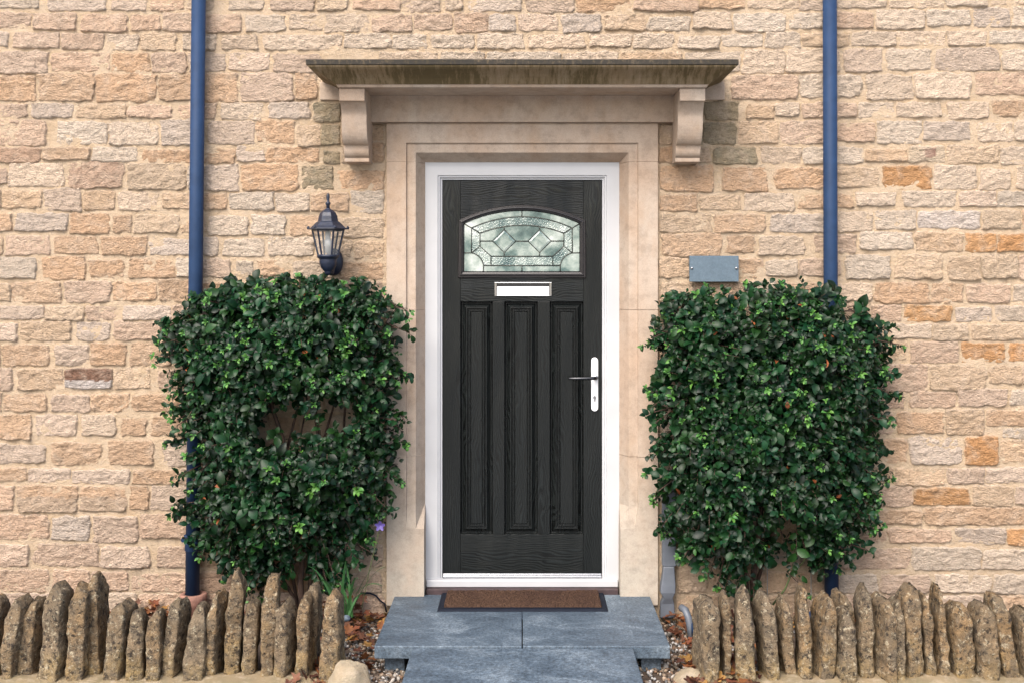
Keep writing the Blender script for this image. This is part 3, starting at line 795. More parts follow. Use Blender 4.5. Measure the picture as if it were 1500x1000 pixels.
# bevelled rims of the two diamonds and all the lead
lead = MB()
def came(pts, w=0.0029):
    lead.tube([Vector((G(*q)[0], YG - 0.0008, G(*q)[1])) for q in pts], w, 6)
def came2(pts): came(pts); came(mir(pts))
came(A2); came(A3)
came2([(335, 468), (385, 497), (443, 533)]); came2([(385, 497), (384, 670)]); came2([(443, 533), (443, 624)])
came2([(335, 670), (384, 670)]); came2(QA + [(468, 798)]); came2([(384, 670), (443, 624), (520, 694), (520, 758)])
came([(520, 694), (951, 694)]); came([(468, 758), (1003, 758)]); came2(dm + [dm[0]]); came([(693, 589), (778, 589)])
came2([(443, 588), (531, 588)]); came2([(612, 668), (612, 694)]); came2([tl, (612, 508)])
came([(M0, 379), (M0, 418)]); came([(M0, 758), (M0, 798)])
lead.build("lead_came", M_lead, gframe, smooth=True)
for d_ in (dm, mir(dm)):
    cx = sum(q[0] for q in d_) / 4; cy = sum(q[1] for q in d_) / 4
    v = []; f = []
    for t, y in ((0.97, YG - 0.0005), (0.74, YG - 0.0045)):
        for q in d_:
            a = G(cx + (q[0] - cx) * t, cy + (q[1] - cy) * t); v.append((a[0], y, a[1]))
    f = [(i, (i + 1) % 4, 4 + (i + 1) % 4, 4 + i) for i in range(4)] + [(4, 5, 6, 7)]
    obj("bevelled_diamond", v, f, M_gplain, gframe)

# letter plate
lp = MB()
x0, x1, z0, z1 = X(724.5), X(808), Z(434), Z(413.8)
lp.box(x0, x0 + 0.011, YL - 0.011, YL + 0.001, z0, z1).box(x1 - 0.011, x1, YL - 0.011, YL + 0.001, z0, z1)
lp.box(x0 + 0.011, x1 - 0.011, YL - 0.009, YL + 0.001, z1 - 0.006, z1).box(x0 + 0.011, x1 - 0.011, YL - 0.009, YL + 0.001, z0, z0 + 0.004)
lp.box(x0 + 0.011, x1 - 0.011, YL - 0.002, YL + 0.001, z0 + 0.004, z1 - 0.006)
lpo = lp.build("letter_plate", M_chrome, door, bevel=0.0012)
MB().box(x0 + 0.0125, x1 - 0.0125, YL - 0.010, YL - 0.0045, z0 + 0.0045, z1 - 0.0215).build("flap", M_whitemetal, lpo, bevel=0.002)
MB().box(x0 + 0.0125, x1 - 0.0125, YL - 0.0045, YL - 0.0022, z1 - 0.0217, z1 - 0.0065).build("slot_shade", M_dark, lpo)  # dark strip set in for the shade inside the letter slot
# handle
hp = []
hx, za, zc = X(871), Z(601.5), Z(523)
r = 0.0172
for i in range(13): hp.append((hx + r * math.cos(math.pi * i / 12), zc - r + r * math.sin(math.pi * i / 12)))
for i in range(13): hp.append((hx - r * math.cos(math.pi * i / 12), za + r - r * math.sin(math.pi * i / 12)))
ho = MB().prism(hp, YL - 0.010, YL + 0.001).build("door_handle", M_whitemetal, door, bevel=0.002)
zl = Z(552)
MB().lathe([(0.011, -0.022), (0.012, -0.018), (0.0115, 0.0)], (hx + 0.004, YL - 0.0102, zl), 20, axis='y').build("rose", M_chrome, ho, smooth=True, bevel=0.001)
MB().tube([(hx + 0.006, YL - 0.03, zl), (hx + 0.004, YL - 0.046, zl), (hx - 0.004, YL - 0.054, zl), (hx - 0.02, YL - 0.056, zl), (hx - 0.07, YL - 0.056, zl - 0.001), (hx - 0.128, YL - 0.054, zl - 0.002), (hx - 0.131, YL - 0.054, zl - 0.002)],
          [0.0085, 0.0088, 0.0088, 0.0085, 0.0078, 0.0074, 0.005], 14).build("lever", M_lever, ho, smooth=True)
zk = Z(583)
kc = MB().lathe([(0.0075, -0.003), (0.0085, -0.002), (0.0085, 0.0)], (hx, YL - 0.0102, zk + 0.006), 16, axis='y')
kc.box(hx - 0.0045, hx + 0.0045, YL - 0.0125, YL - 0.0101, zk - 0.014, zk + 0.004)
ko = kc.build("lock_cylinder", M_satin, ho)
MB().box(hx - 0.0012, hx + 0.0012, YL - 0.0138, YL - 0.0131, zk, zk + 0.011).build("keyhole", M_dark, ho)

# ------------------------------------------------------------------ doorstep, path, mat
step = empty("doorstep", (0, -0.4, GZ), "raised doorstep of two blue grey stone slabs under the doormat", "step")
YS = -0.765
xs0, xs1, xm = -0.622, 0.622, 0.0
for a, b_ in ((xs0, xm - 0.002), (xm + 0.002, xs1)):
    MB().box(a, b_, YS, 0.010, -0.054, 0.0).build("slab", M_slate, step, bevel=0.004)
for a in (-0.585, 0.505):
    MB().box(a, a + 0.085, YS + 0.05, YS + 0.27, GZ - 0.03, -0.0545).build("support_block", M_greypl if False else M_slate, step, bevel=0.004)
path = empty("garden_path", (0, -1.4, GZ))
tag(path, kind="structure")
ya = YS - 0.007
for i in range(9):  # far slabs lie out of view, added for the door to reflect
    yb = ya - (0.62 if i == 0 else 0.6)
    MB().box(-0.463, 0.466, yb, ya, -0.056, -0.007 - 0.001 * i).build("slab", M_slate, path, bevel=0.004)
    ya = yb - 0.005
MB().box(-0.40, 0.40, -6.1, YS - 0.08, -0.24, -0.062).build("path_bed", M_soil, path)

mat_ = empty("doormat", (0, -0.12, 0), "worn brown coir doormat with dark rubber rim on the doorstep", "doormat")
mx0, mx1, my0, my1 = -0.395, 0.400, -0.275, 0.008
v = [(mx0, my0, 0.001), (mx1, my0, 0.001), (mx1, my1, 0.001), (mx0, my1, 0.001), (mx0 + .006, my0 + .006, 0.010), (mx1 - .006, my0 + .006, 0.010), (mx1 - .006, my1, 0.010), (mx0 + .006, my1, 0.010),
     (mx0 + .030, my0 + .036, 0.010), (mx1 - .030, my0 + .036, 0.010), (mx1 - .030, my1 - .002, 0.010), (mx0 + .030, my1 - .002, 0.010)]
f = [(0, 1, 5, 4), (1, 2, 6, 5), (2, 3, 7, 6), (3, 0, 4, 7), (4, 5, 9, 8), (5, 6, 10, 9), (6, 7, 11, 10), (7, 4, 8, 11), (8, 9, 10, 11)]
obj("rubber_rim", v, f, M_rubber, mat_, bevel=0.0015)
v = []; f = []
n_, m_ = 150, 44
for j in range(m_ + 1):
    for i in range(n_ + 1):
        x = mx0 + .028 + (mx1 - mx0 - .056) * i / n_; y = my0 + .034 + (my1 - my0 - .036) * j / m_
        e = min(i, n_ - i, j, m_ - j)
        v.append((x + rnd.uniform(-.002, .002), y + rnd.uniform(-.002, .002), 0.0105 if e == 0 else 0.024 + rnd.uniform(-0.004, 0.004) + 0.002 * noise.noise(Vector((x * 9, y * 9, 0)))))
for j in range(m_):
    for i in range(n_): f.append((j * (n_ + 1) + i, j * (n_ + 1) + i + 1, (j + 1) * (n_ + 1) + i + 1, (j + 1) * (n_ + 1) + i))
obj("coir_pile", v, f, M_coir, mat_)

# ------------------------------------------------------------------ downpipes
def downpipe(label, top, bot, zbot, r=0.0335):
    Yp = -0.062
    t, b_ = P(*top, Yp), P(*bot, Yp)
    dirv = (t - b_)
    def at(z): return b_ + dirv * ((z - b_.z) / dirv.z)
    o = empty("downpipe", at(zbot), label, "downpipe", "navy downpipes on the house wall")
    MB().tube([at(zbot), at(3.3)], r, 28).build("pipe", M_pipe, o, smooth=True)
    return o, at
pl, at = downpipe("navy downpipe rising behind the shrub below the lantern, standing in a terracotta collar", (291, 0), (282, 850), P(0, 876, -0.06).z)
zs = P(0, 794, -0.06).z
c = at(zs)
so = MB().lathe([(0.036, -0.038), (0.0385, -0.036), (0.0385, -0.006), (0.0415, -0.003), (0.0415, 0.006), (0.0385, 0.009), (0.0385, 0.030), (0.0415, 0.032), (0.0415, 0.038), (0.036, 0.040)], c, 28).build("socket", M_pipe, pl, smooth=True)
MB().lathe([(0.011, -0.012), (0.013, 0.0), (0.011, 0.012)], (c.x - 0.047, c.y + 0.01, c.z + 0.012), 12, axis='y').box(c.x - 0.047, c.x - 0.035, c.y + 0.005, c.y + 0.058, c.z + 0.006, c.z + 0.018).build("fixing_lug", M_pipe, pl)
cb = at(P(0, 888, -0.06).z)
col = MB().lathe([(0.050, -0.05), (0.050, 0.004), (0.056, 0.010), (0.0605, 0.028), (0.064, 0.046), (0.064, 0.066), (0.058, 0.070), (0.040, 0.068), (0.036, 0.05)], (cb.x + 0.006, cb.y, cb.z - 0.004), 32).build("drain_collar", M_terra, smooth=True)
tag(col, "terracotta drain collar around the foot of the downpipe", "drain")
pr_, at2 = downpipe("plain navy downpipe rising behind the shrub beside the slate plaque", (1215.5, 0), (1218, 850), P(0, 905, -0.06).z)

# grey rectangular duct beside the door surround
dk = empty("cable_duct", P(979, 897, -0.04), "grey plastic duct with swollen foot beside the door surround", "duct")
def rbox(mb, secs):
    v = []; f = []
    for px0, px1, py, d in secs:
        a, b_ = P(px0, py, -d), P(px1, py, -d)
        v += [(a.x, -d, a.z), (b_.x, -d, a.z), (b_.x, -0.006, a.z), (a.x, -0.006, a.z)]
    for i in range(len(secs) - 1):
        for k in range(4):
            l = (k + 1) % 4
            f.append((i * 4 + k, i * 4 + l, (i + 1) * 4 + l, (i + 1) * 4 + k))
    f.append((0, 3, 2, 1)); q = (len(secs) - 1) * 4; f.append((q, q + 1, q + 2, q + 3))
    return mb.add(v, f)
rbox(MB(), [(971, 990, 690, 0.05), (970.5, 990.5, 829, 0.05)]).build("duct_body", M_greypl, dk, bevel=0.003)
rbox(MB(), [(972, 988, 829.5, 0.056), (971, 989, 842, 0.058), (968.5, 990, 858, 0.064), (968, 989.5, 868, 0.066), (972, 986, 876, 0.060), (968, 988, 884, 0.05), (967, 989, 905, 0.05)]).build("duct_foot", M_greypl, dk, bevel=0.005)

# ------------------------------------------------------------------ lantern
YLn = -0.17
lc = P(480.5, 388, YLn); s_ = S(YLn)
lan = empty("wall_lantern", P(488, 386, 0), "navy black six-sided coach lantern on the stone wall above the shrub", "lantern")
def zz(py): return CZ - (py - 409) / s_ - lc.z
R6 = 0.0
rt, rb = 23.0 / s_, 14.5 / s_
roof = MB().lathe([(31.0 / s_, zz(336.5)), (30.5 / s_, zz(335)), (26 / s_, zz(334)), (22.5 / s_, zz(331)), (18 / s_, zz(326.5)), (15 / s_, zz(324.5)), (14.5 / s_, zz(322)), (13.8 / s_, zz(317)), (11.5 / s_, zz(312)), (7.5 / s_, zz(308.5)), (4 / s_, zz(306.5)), (2.6 / s_, zz(305))], lc, 6, R6)
roof.build("roof", M_lantern, lan, bevel=0.0015)
MB().lathe([(2.7 / s_, zz(306)), (2.6 / s_, zz(301)), (3.8 / s_, zz(299.5)), (4.0 / s_, zz(297.5)), (2.2 / s_, zz(296)), (2.0 / s_, zz(293)), (2.6 / s_, zz(289)), (2.2 / s_, zz(286)), (0.6 / s_, zz(283))], lc, 14).build("finial", M_lantern, lan, smooth=True)
cage = MB()
za_, zb_ = zz(337), zz(374)
corn = []
for i in range(6):
    a = R6 + i * math.pi / 3
    ta = Vector((lc.x + rt * math.cos(a), lc.y + rt * math.sin(a), lc.z + za_)); ba = Vector((lc.x + rb * math.cos(a), lc.y + rb * math.sin(a), lc.z + zb_))
    corn.append((ta, ba)); cage.tube([ta, ba], 0.0048, 6)
    MB().lathe([(0.006, 0), (0.008, 0.004), (0.004, 0.011), (0.001, 0.013)], (lc.x + 29.0 / s_ * math.cos(a), lc.y + 29.0 / s_ * math.sin(a), lc.z + zz(335.5)), 8).build("rim_knob", M_lantern, lan, smooth=True)
cage.lathe([(rt + .004, za_ - 0.006), (rt + .004, za_ + 0.002)], lc, 6, R6)
cage.build("cage", M_lantern, lan)
for i in range(6):
    (a, b_), (c_, d_) = corn[i], corn[(i + 1) % 6]
    obj("glass_pane", [a, c_, d_, b_], [(0, 1, 2, 3)], M_lglass, lan)
MB().lathe([(16 / s_, zz(373.5)), (16.5 / s_, zz(376)), (15 / s_, zz(378)), (12.5 / s_, zz(380)), (13 / s_, zz(384)), (11 / s_, zz(391)), (7.5 / s_, zz(396)), (5.5 / s_, zz(398)), (5 / s_, zz(401)), (2.2 / s_, zz(403.5))], lc, 12).build("base_cup", M_lantern, lan, smooth=True, bevel=0.001)
MB().lathe([(0.014, 0), (0.014, 0.03), (0.017, 0.032), (0.017, 0.062), (0.013, 0.064), (0.013, 0.098), (0.006, 0.104)], (lc.x, lc.y, lc.z + zz(371)), 16).build("bulb", M_bulb, lan, smooth=True)
bp = P(489, 384, -0.02)
MB().tube([(lc.x, lc.y, lc.z + zz(395)), (lc.x + 0.005, lc.y + 0.05, lc.z + zz(399)), (bp.x - 0.004, -0.06, bp.z - 0.02), (bp.x, -0.015, bp.z - 0.005)], [0.014, 0.016, 0.018, 0.022], 10).build("arm", M_lantern, lan, smooth=True)
v = []; f = []
for q, y in ((1.0, 0.0), (1.0, -0.022), (0.86, -0.030), (0.7, -0.032), (0.6, -0.038), (0.0, -0.042)):
    for i in range(24):
        a = 2 * math.pi * i / 24
        v.append((bp.x + 0.043 * q * math.cos(a), y, bp.z + 0.066 * q * math.sin(a)))
for j in range(5):
    for i in range(24): f.append((j * 24 + i, (j + 1) * 24 + i, (j + 1) * 24 + (i + 1) % 24, j * 24 + (i + 1) % 24))
obj("back_plate", v, f, M_lantern, lan, smooth=True)

# ------------------------------------------------------------------ slate plaque
a, b_ = P(1010, 413, -0.04), P(1082, 375, -0.04)
pq = empty("slate_plaque", ((a.x + b_.x) / 2, -0.03, a.z), "blank blue grey slate plaque screwed to the wall above the shrub", "plaque")
MB().box(a.x, b_.x, -0.044, -0.026, a.z, b_.z).build("plate", M_plaque, pq, bevel=0.002)
for px in (1013.5, 1078.5):
    q = P(px, 393, -0.045)
    MB().lathe([(0.0065, -0.0448), (0.0060, -0.049), (0.003, -0.0515)], (q.x, 0, q.z), 14, axis='y').build("screw", M_chrome, pq, smooth=True)
    MB().lathe([(0.007, -0.0262), (0.007, -0.005)], (q.x, 0, q.z), 10, axis='y').build("spacer", M_satin, pq)

# ------------------------------------------------------------------ edging of upright stones
def edging(name_label, data, ox, sc_, base_pts, Yc):
    root = empty("stone_edging", base_pts, name_label, "low wall", "edgings of upright stones")
    for bl, br, by, tl_, tr_, ty, dy in data:
        Ys = Yc + dy
        s = S(Ys)
        f_ = lambda x, y: ((ox + x * sc_ - 765) / s, CZ - (820 + y * sc_ - 409) / s)
        gap_ = (br - bl) * 0.085
        bl += gap_; br -= gap_; tl_ += gap_; tr_ -= gap_
        (x0, zb0), (x1, _) = f_(bl, by), f_(br, by)
        (x2, zt0), (x3, _) = f_(tl_, ty), f_(tr_, ty)
        zb0 -= 0.05
        H = zt0 - zb0
        nr, ns = 34, 30
        sd = rnd.uniform(0, 300); dep = rnd.uniform(0.06, 0.10)
        warm = rnd.random()
        tb_ = Vector((0.33, 0.215, 0.11)).lerp(Vector((0.27, 0.205, 0.135)), warm)
        # each flank of the head falls away on its own broken line
        hl = [0, rnd.uniform(0.0, .07), rnd.uniform(.06, .22), rnd.uniform(.22, .55)]; hr = [0, rnd.uniform(0.0, .07), rnd.uniform(.06, .22), rnd.uniform(.22, .55)]
        if hl[3] + hr[3] > 1.3: hl[3] *= 0.7; hr[3] *= 0.7
        us = [0.70, 0.82, 0.93, 1.0]
        def cut(h, u):
            if u <= us[0]: return 0.0
            for a in range(3):
                if u <= us[a + 1]: return h[a] + (h[a + 1] - h[a]) * (u - us[a]) / (us[a + 1] - us[a])
            return h[3]
        twist = rnd.uniform(-0.35, 0.35); sq = rnd.uniform(0.2, 0.38)
        v = []; t = []; f = []
        for j in range(nr + 1):
            u = j / nr
            xa = x0 + (x2 - x0) * u; xb = x1 + (x3 - x1) * u
            w = xb - xa
            xa += 0.006 * noise.noise(Vector((sd, u * 4, 3))) + 0.004 * noise.noise(Vector((sd, u * 11, 3))); xb += 0.006 * noise.noise(Vector((sd, u * 4, 9))) + 0.004 * noise.noise(Vector((sd, u * 11, 9)))
            xa += w * cut(hl, u); xb -= w * cut(hr, u)
            cx, hw2 = (xa + xb) / 2, max(0.006, (xb - xa) / 2)
            z = zb0 + H * u
            dd = dep * (1 - 0.45 * max(0, (u - 0.75) / 0.25) ** 2) * (1 + 0.2 * noise.noise(Vector((sd, u * 3, 8))))
            for i in range(ns):
                a = 2 * math.pi * i / ns
                ca, sa = math.cos(a), math.sin(a)
                ox_ = hw2 * math.copysign(abs(ca) ** sq, ca); oy_ = dd * math.copysign(abs(sa) ** sq, sa)
                px = cx + ox_ + twist * oy_ * 0.5; py = Ys + 0.06 + oy_ - twist * ox_
                q = Vector((px + sd, py, z * 0.75))
                n1 = noise.noise(q * 14); n2 = noise.turbulence(q * 26, 4, True) - 0.5; n3 = noise.noise(q * 95)
                dsp = 0.007 * n1 + 0.008 * n2 + 0.0022 * n3
                v.append((px + ca * dsp, py + sa * dsp, z + (0.016 * n1 + 0.012 * n2) * max(0, (u - 0.7) / 0.3)))
                c = tb_.lerp(Vector((0.40, 0.29, 0.13)), max(0, min(1, 0.8 - u * 1.7 + 0.7 * n1)))
                c = c * (1 - 0.45 * max(0, min(1, (u - 0.55) * 2 + n1)) * (0.4 + warm * 0.6))
                t.append((c.x, c.y, c.z))
        for j in range(nr):
            for i in range(ns):
                l = (i + 1) % ns
                f.append((j * ns + i, j * ns + l, (j + 1) * ns + l, (j + 1) * ns + i))
        f.append(tuple(nr * ns + i for i in range(ns)))
        obj("upright_stone", v, f, M_edge, root, smooth=True, tint=t)
    return root
EL = [(0, 50, 480, 20, 105, 165, 0), (52, 132, 480, 92, 162, 165, .03), (138, 246, 480, 172, 268, 98, -.01), (246, 336, 475, 262, 345, 108, 0), (335, 400, 475, 326, 388, 62, .06), (396, 480, 480, 428, 516, 172, 0),
      (485, 558, 475, 490, 566, 208, 0), (562, 634, 480, 566, 638, 208, -.01), (622, 692, 480, 660, 728, 158, .02), (694, 796, 475, 730, 820, 188, 0), (800, 856, 452, 826, 882, 135, .05), (858, 932, 442, 886, 958, 52, .05),
      (940, 1000, 442, 942, 1016, 160, .06), (1003, 1062, 460, 1020, 1102, 68, .02), (1072, 1142, 460, 1078, 1150, 170, .02), (1155, 1216, 455, 1153, 1220, 150, .02), (1200, 1235, 440, 1180, 1256, 108, .13), (1237, 1345, 475, 1262, 1345, 128, -.01),
      (-75, -8, 480, -60, 6, 150, .02), (-160, -84, 480, -150, -70, 120, 0)]
ER = [(120, 206, 519, 120, 212, 170, 0), (228, 272, 515, 220, 271, 155, .03), (284, 386, 515, 280, 366, 135, 0), (408, 472, 515, 368, 452, 148, .01), (488, 552, 515, 462, 518, 163, .04), (555, 616, 510, 545, 606, 123, .03),
      (615, 692, 490, 638, 716, 165, .02), (705, 808, 508, 720, 792, 215, -.02), (722, 790, 480, 706, 778, 148, .11), (815, 876, 495, 798, 882, 123, .02), (884, 946, 505, 884, 951, 170, 0), (949, 1002, 490, 948, 1004, 178, .03),
      (1010, 1082, 515, 975, 1076, 120, 0), (1095, 1142, 485, 1060, 1112, 153, .03), (1140, 1197, 485, 1130, 1166, 116, .03), (1204, 1302, 490, 1185, 1282, 190, .02), (1310, 1420, 500, 1285, 1392, 193, 0), (1420, 1500, 515, 1355, 1432, 163, .02),
      (1505, 1580, 510, 1470, 1545, 215, 0), (1590, 1670, 510, 1570, 1650, 160, .02)]
YE = -0.87
el_ = edging("low edging of upright lichened stones before the shrub under the lantern", EL, 0, 0.3733, (-1.7, YE, -0.2), YE)
er_ = edging("low edging of upright lichened stones before the shrub under the plaque", ER, 980, 0.3467, (1.5, YE, -0.2), YE)
def footing(xa, xb, root, seed):
    nx, ns = 70, 14
    v = []; f = []; t = []
    for i in range(nx + 1):
        x = xa + (xb - xa) * i / nx
        e = min(i, nx - i) / nx
        for j in range(ns):
            a = math.pi * j / (ns - 1)
            ry, rz = 0.15, 0.150
            k = min(1, math.sqrt(max(0.0, e) / 0.02)) if e < 0.02 else 1
            y = YE + 0.03 - ry * math.cos(a) * (0.6 + 0.4 * k); z = -0.245 + rz * max(0.0, math.sin(a)) ** 0.5 * (0.75 + 0.25 * k)
            n1 = noise.noise(Vector((x * 11, y * 11, seed))) * 0.012 + noise.noise(Vector((x * 35, y * 35, seed))) * 0.005
            v.append((x, y, z + n1)); c = Vector((0.36, 0.29, 0.19)).lerp(Vector((0.24, 0.20, 0.11)), 0.5 + 0.5 * noise.noise(Vector((x * 6, y * 9, seed))))
            t.append((c.x, c.y, c.z))
    for i in range(nx):
        for j in range(ns - 1): f.append((i * ns + j, (i + 1) * ns + j, (i + 1) * ns + j + 1, i * ns + j + 1))
    f.append(tuple(range(ns))); f.append(tuple(nx * ns + j for j in range(ns))[::-1])
    obj("mortar_footing", v, f, M_mortar, root, smooth=True, tint=t)
footing(-2.95, P(541, 0, YE).x, el_, 1.0)
footing(P(1002, 0, YE).x, 2.95, er_, 5.0)
def lump(c, rx, ry, rz, root, seed):      # rounded end of the mortar bed
    v = []; f = []; t = []
    for j in range(15):
        a = math.pi * j / 14
        for i in range(24):
            b_ = 2 * math.pi * i / 24
            d = Vector((math.sin(a) * math.cos(b_), math.sin(a) * math.sin(b_), math.cos(a)))
            k = 1 + 0.22 * noise.noise(d * 1.6 + Vector((seed, 0, 0))) + 0.07 * noise.noise(d * 6)
            v.append((c.x + d.x * rx * k, c.y + d.y * ry * k, c.z + d.z * rz * k)); t.append((0.46, 0.39, 0.28))
    for j in range(14):
        for i in range(24): f.append((j * 24 + i, (j + 1) * 24 + i, (j + 1) * 24 + (i + 1) % 24, j * 24 + (i + 1) % 24))
    obj("mortar_end", v, f, M_mortar, root, smooth=True, tint=t)
lump(P(512, 1000, YE - 0.02), 0.085, 0.10, 0.095, el_, 2.0)
lump(P(1012, 1010, YE + 0.03), 0.075, 0.10, 0.085, er_, 7.0)

# ------------------------------------------------------------------ shrubs
LT = []                                   # leaf template: (along, across, lift)
for u, w, l in ((0.0, 0.0, 0), (0.22, 0.72, 0.02), (0.55, 1.0, 0.03), (0.82, 0.66, 0.0), (1.0, 0.0, -0.07)):
    if w == 0: LT.append((u, 0, l))
    else: LT += [(u, -w, l + 0.09 * w), (u, 0, l), (u, w, l + 0.09 * w)]
LTn = np.array(LT)
LF = [(0, 2, 1), (0, 3, 2), (1, 2, 5, 4), (2, 3, 6, 5), (4, 5, 8, 7), (5, 6, 9, 8), (7, 8, 10), (8, 9, 10)]
class Leaves:
    def __init__(self): self.p = []; self.d = []; self.n = []; self.l = []; self.w = []; self.c = []
    def add(self, p, d, n, l, w, c):
        self.p.append(p); self.d.append(d); self.n.append(n); self.l.append(l); self.w.append(w); self.c.append(c)
    def build(self, name, mat, parent):
        p = np.array(self.p); d = np.array(self.d); n = np.array(self.n); l = np.array(self.l)[:, None, None]; w = np.array(self.w)[:, None, None]
        d /= np.linalg.norm(d, axis=1)[:, None]
        n = n - d * (n * d).sum(1)[:, None]; n /= np.linalg.norm(n, axis=1)[:, None] + 1e-9
        sd = np.cross(d, n)
        curl = nrg.uniform(-0.6, 2.6, len(p))[:, None]
        T = LTn
        lift = T[None, :, 2] * 1.3 - curl * 0.11 * (T[None, :, 0] ** 2)
        v = p[:, None, :] + d[:, None, :] * (T[None, :, 0, None] * l) + sd[:, None, :] * (T[None, :, 1, None] * w / 2) + n[:, None, :] * (lift[:, :, None] * l)
        k = len(T)
        fs = [tuple(q + i * k for q in f) for i in range(len(p)) for f in LF]
        tint = np.repeat(np.array(self.c), k, axis=0)
        o = obj(name, v.reshape(-1, 3), fs, mat, parent, smooth=True, tint=tint)
        return o
def inside(poly, x, y):
    c = False
    for (x0, y0), (x1, y1) in zip(poly, poly[1:] + poly[:1]):
        if (y0 > y) != (y1 > y) and x < (x1 - x0) * (y - y0) / (y1 - y0) + x0: c = not c
    return c
def edge_dist(poly, x, y):
    m = 1e9
    for (x0, y0), (x1, y1) in zip(poly, poly[1:] + poly[:1]):
        dx, dy = x1 - x0, y1 - y0
        t = max(0, min(1, ((x - x0) * dx + (y - y0) * dy) / (dx * dx + dy * dy + 1e-9)))
        m = min(m, math.hypot(x - x0 - t * dx, y - y0 - t * dy))
    return m
def rv3(r, s=1.0): return Vector((r.gauss(0, s), r.gauss(0, s), r.gauss(0, s)))
def shrub(label, poly, gaps, stems, nsprig, seed, sprays):
    r = random.Random(seed)
    base = P(*stems[0][0][0], -0.12)
    root = empty("wall_shrub", (base.x, -0.12, GZ), label, "shrub", "shrubs trained against the house wall")
    L, Y_, Dd = Leaves(), Leaves(), Leaves()
    twigs = MB()
    mx_ = (min(q[0] for q in poly) + max(q[0] for q in poly)) / 2
    poly = [(mx_ + (x - mx_) * 0.925, y - 10 * max(0, 1 - (y - 420) / 200)) for x, y in poly]
    sprays = [(mx_ + (x - mx_) * 0.95, y, dx, dy, n) for x, y, dx, dy, n in sprays]
    xs = [q[0] for q in poly]; ys = [q[1] for q in poly]
    def depth(x, y):
        e = edge_dist(poly, x, y)
        q = min(1, e / 75)
        lump = noise.noise(Vector((x / 42, y / 42, seed))) * 0.085 + noise.noise(Vector((x / 95, y / 95, seed + 4))) * 0.07
        return 0.10 + 0.22 * math.sqrt(q) + lump * (0.4 + 0.6 * q)
    def sprig(b, dr, n, ln, size, bright):
        dr = dr.normalized()
        e = b + dr * ln + Vector((0, 0, -0.2 * ln * r.random()))
        if r.random() < 0.55: twigs.tube([b - dr * 0.05, (b + e) / 2 + Vector((0, 0, 0.006)), e], [0.0022, 0.0017, 0.001], 4)
        hue = r.random(); val = r.uniform(0.32, 1.2)
        c0 = Vector((0.013, 0.046, 0.009)).lerp(Vector((0.005, 0.037, 0.014)), hue) * val
        for i in range(n):
            t = (i + 0.5) / n
            p = b.lerp(e, t)
            perp = dr.cross(rv3(r)).normalized()
            ld = dr * r.uniform(0.2, 0.8) + perp * r.uniform(0.6, 1.1) + Vector((0, 0, -0.12))
            nn = Vector((0, -0.75, 0.62)) + dr * 0.3 + rv3(r, 0.42)
            sz = size * r.choice((0.55, 0.75, 0.9, 1.0, 1.15, 1.5)) * r.uniform(0.85, 1.15) * (1 - 0.3 * t)
            k = Vector(c0) * r.uniform(0.75, 1.3)
            L.add(p, ld, nn, sz, sz * r.uniform(0.55, 0.74), k)
        if r.random() < bright:
            m = r.randint(3, 6)
            for i in range(m):
                a = 2 * math.pi * i / m + r.random()
                perp = (Vector((math.cos(a), 0, math.sin(a))) + dr * 0.5)
                sz = size * r.uniform(0.4, 0.72)
                k = Vector((0.11, 0.26, 0.045)).lerp(Vector((0.045, 0.15, 0.04)), r.random()) * r.uniform(0.7, 1.2)
                Y_.add(e, perp + dr * 0.35, Vector((0, -0.7, 0.6)) + rv3(r, 0.3), sz, sz * r.uniform(0.5, 0.62), k)
    cnt = 0
    while cnt < nsprig:
        x, y = r.uniform(min(xs), max(xs)), r.uniform(min(ys), max(ys))
        if not inside(poly, x, y): continue
        skip = False
        for gx, gy, ga, gb, pr0 in gaps:
            if ((x - gx) / ga) ** 2 + ((y - gy) / gb) ** 2 < 1 and r.random() < pr0: skip = True
        ee = edge_dist(poly, x, y)
        if r.random() > 0.30 + ee / 55 or r.random() < 0.5 * max(0, (y - 740) / 110) or noise.noise(Vector((x / 26, y / 26, seed + 30))) > 0.42: skip = True
        if skip: cnt += 0.35; continue
        cnt += 1
        dp = depth(x, y)
        inner = r.random() < 0.42
        dd = dp * r.uniform(0.15, 0.75) if inner else dp - r.uniform(0.02, 0.07)
        b = P(x, y, -max(0.03, dd))
        e = edge_dist(poly, x, y)
        side = Vector(((x - (min(xs) + max(xs)) / 2) / 170, 0, -(y - 560) / 300)) * max(0, 1 - e / 60)
        top = max(0, 1 - (y - min(ys)) / 60)
        dr = Vector((side.x, -0.75, side.z * 0.4 + 0.15 + 0.5 * top)) + rv3(r, 0.38)
        low = min(1, max(0, (y - 640) / 180))
        dr.z -= 0.45 * low
        sprig(b, dr, r.randint(7, 11), r.uniform(0.05, 0.11) * (1 - 0.4 * top), r.uniform(0.028, 0.044) if r.random() < 0.85 else 0.054, 0.20 if not inner and y < 560 else (0.10 if not inner else 0.0))
        if r.random() < (0.06 if y < 500 and x > 1100 else 0.018):
            Dd.add(b + Vector((0, -0.05, 0)), rv3(r), Vector((0, -1, 0.4)) + rv3(r, 0.4), r.uniform(0.03, 0.05), r.uniform(0.014, 0.024), Vector((0.25, 0.075, 0.025)) * r.uniform(0.5, 1.2))
    extra = []
    for k in range(46):                   # trailing shoots all round the sides and the ragged foot
        i = r.randrange(len(poly)); a, b_ = poly[i], poly[(i + 1) % len(poly)]; t = r.random()
        x, y = a[0] + (b_[0] - a[0]) * t, a[1] + (b_[1] - a[1]) * t
        if y < 455: continue
        extra.append((x, y, (x - mx_) / 190 + r.gauss(0, .2), 0.35 + 0.6 * max(0, (y - 600) / 200) + r.gauss(0, .2), r.randint(4, 8)))
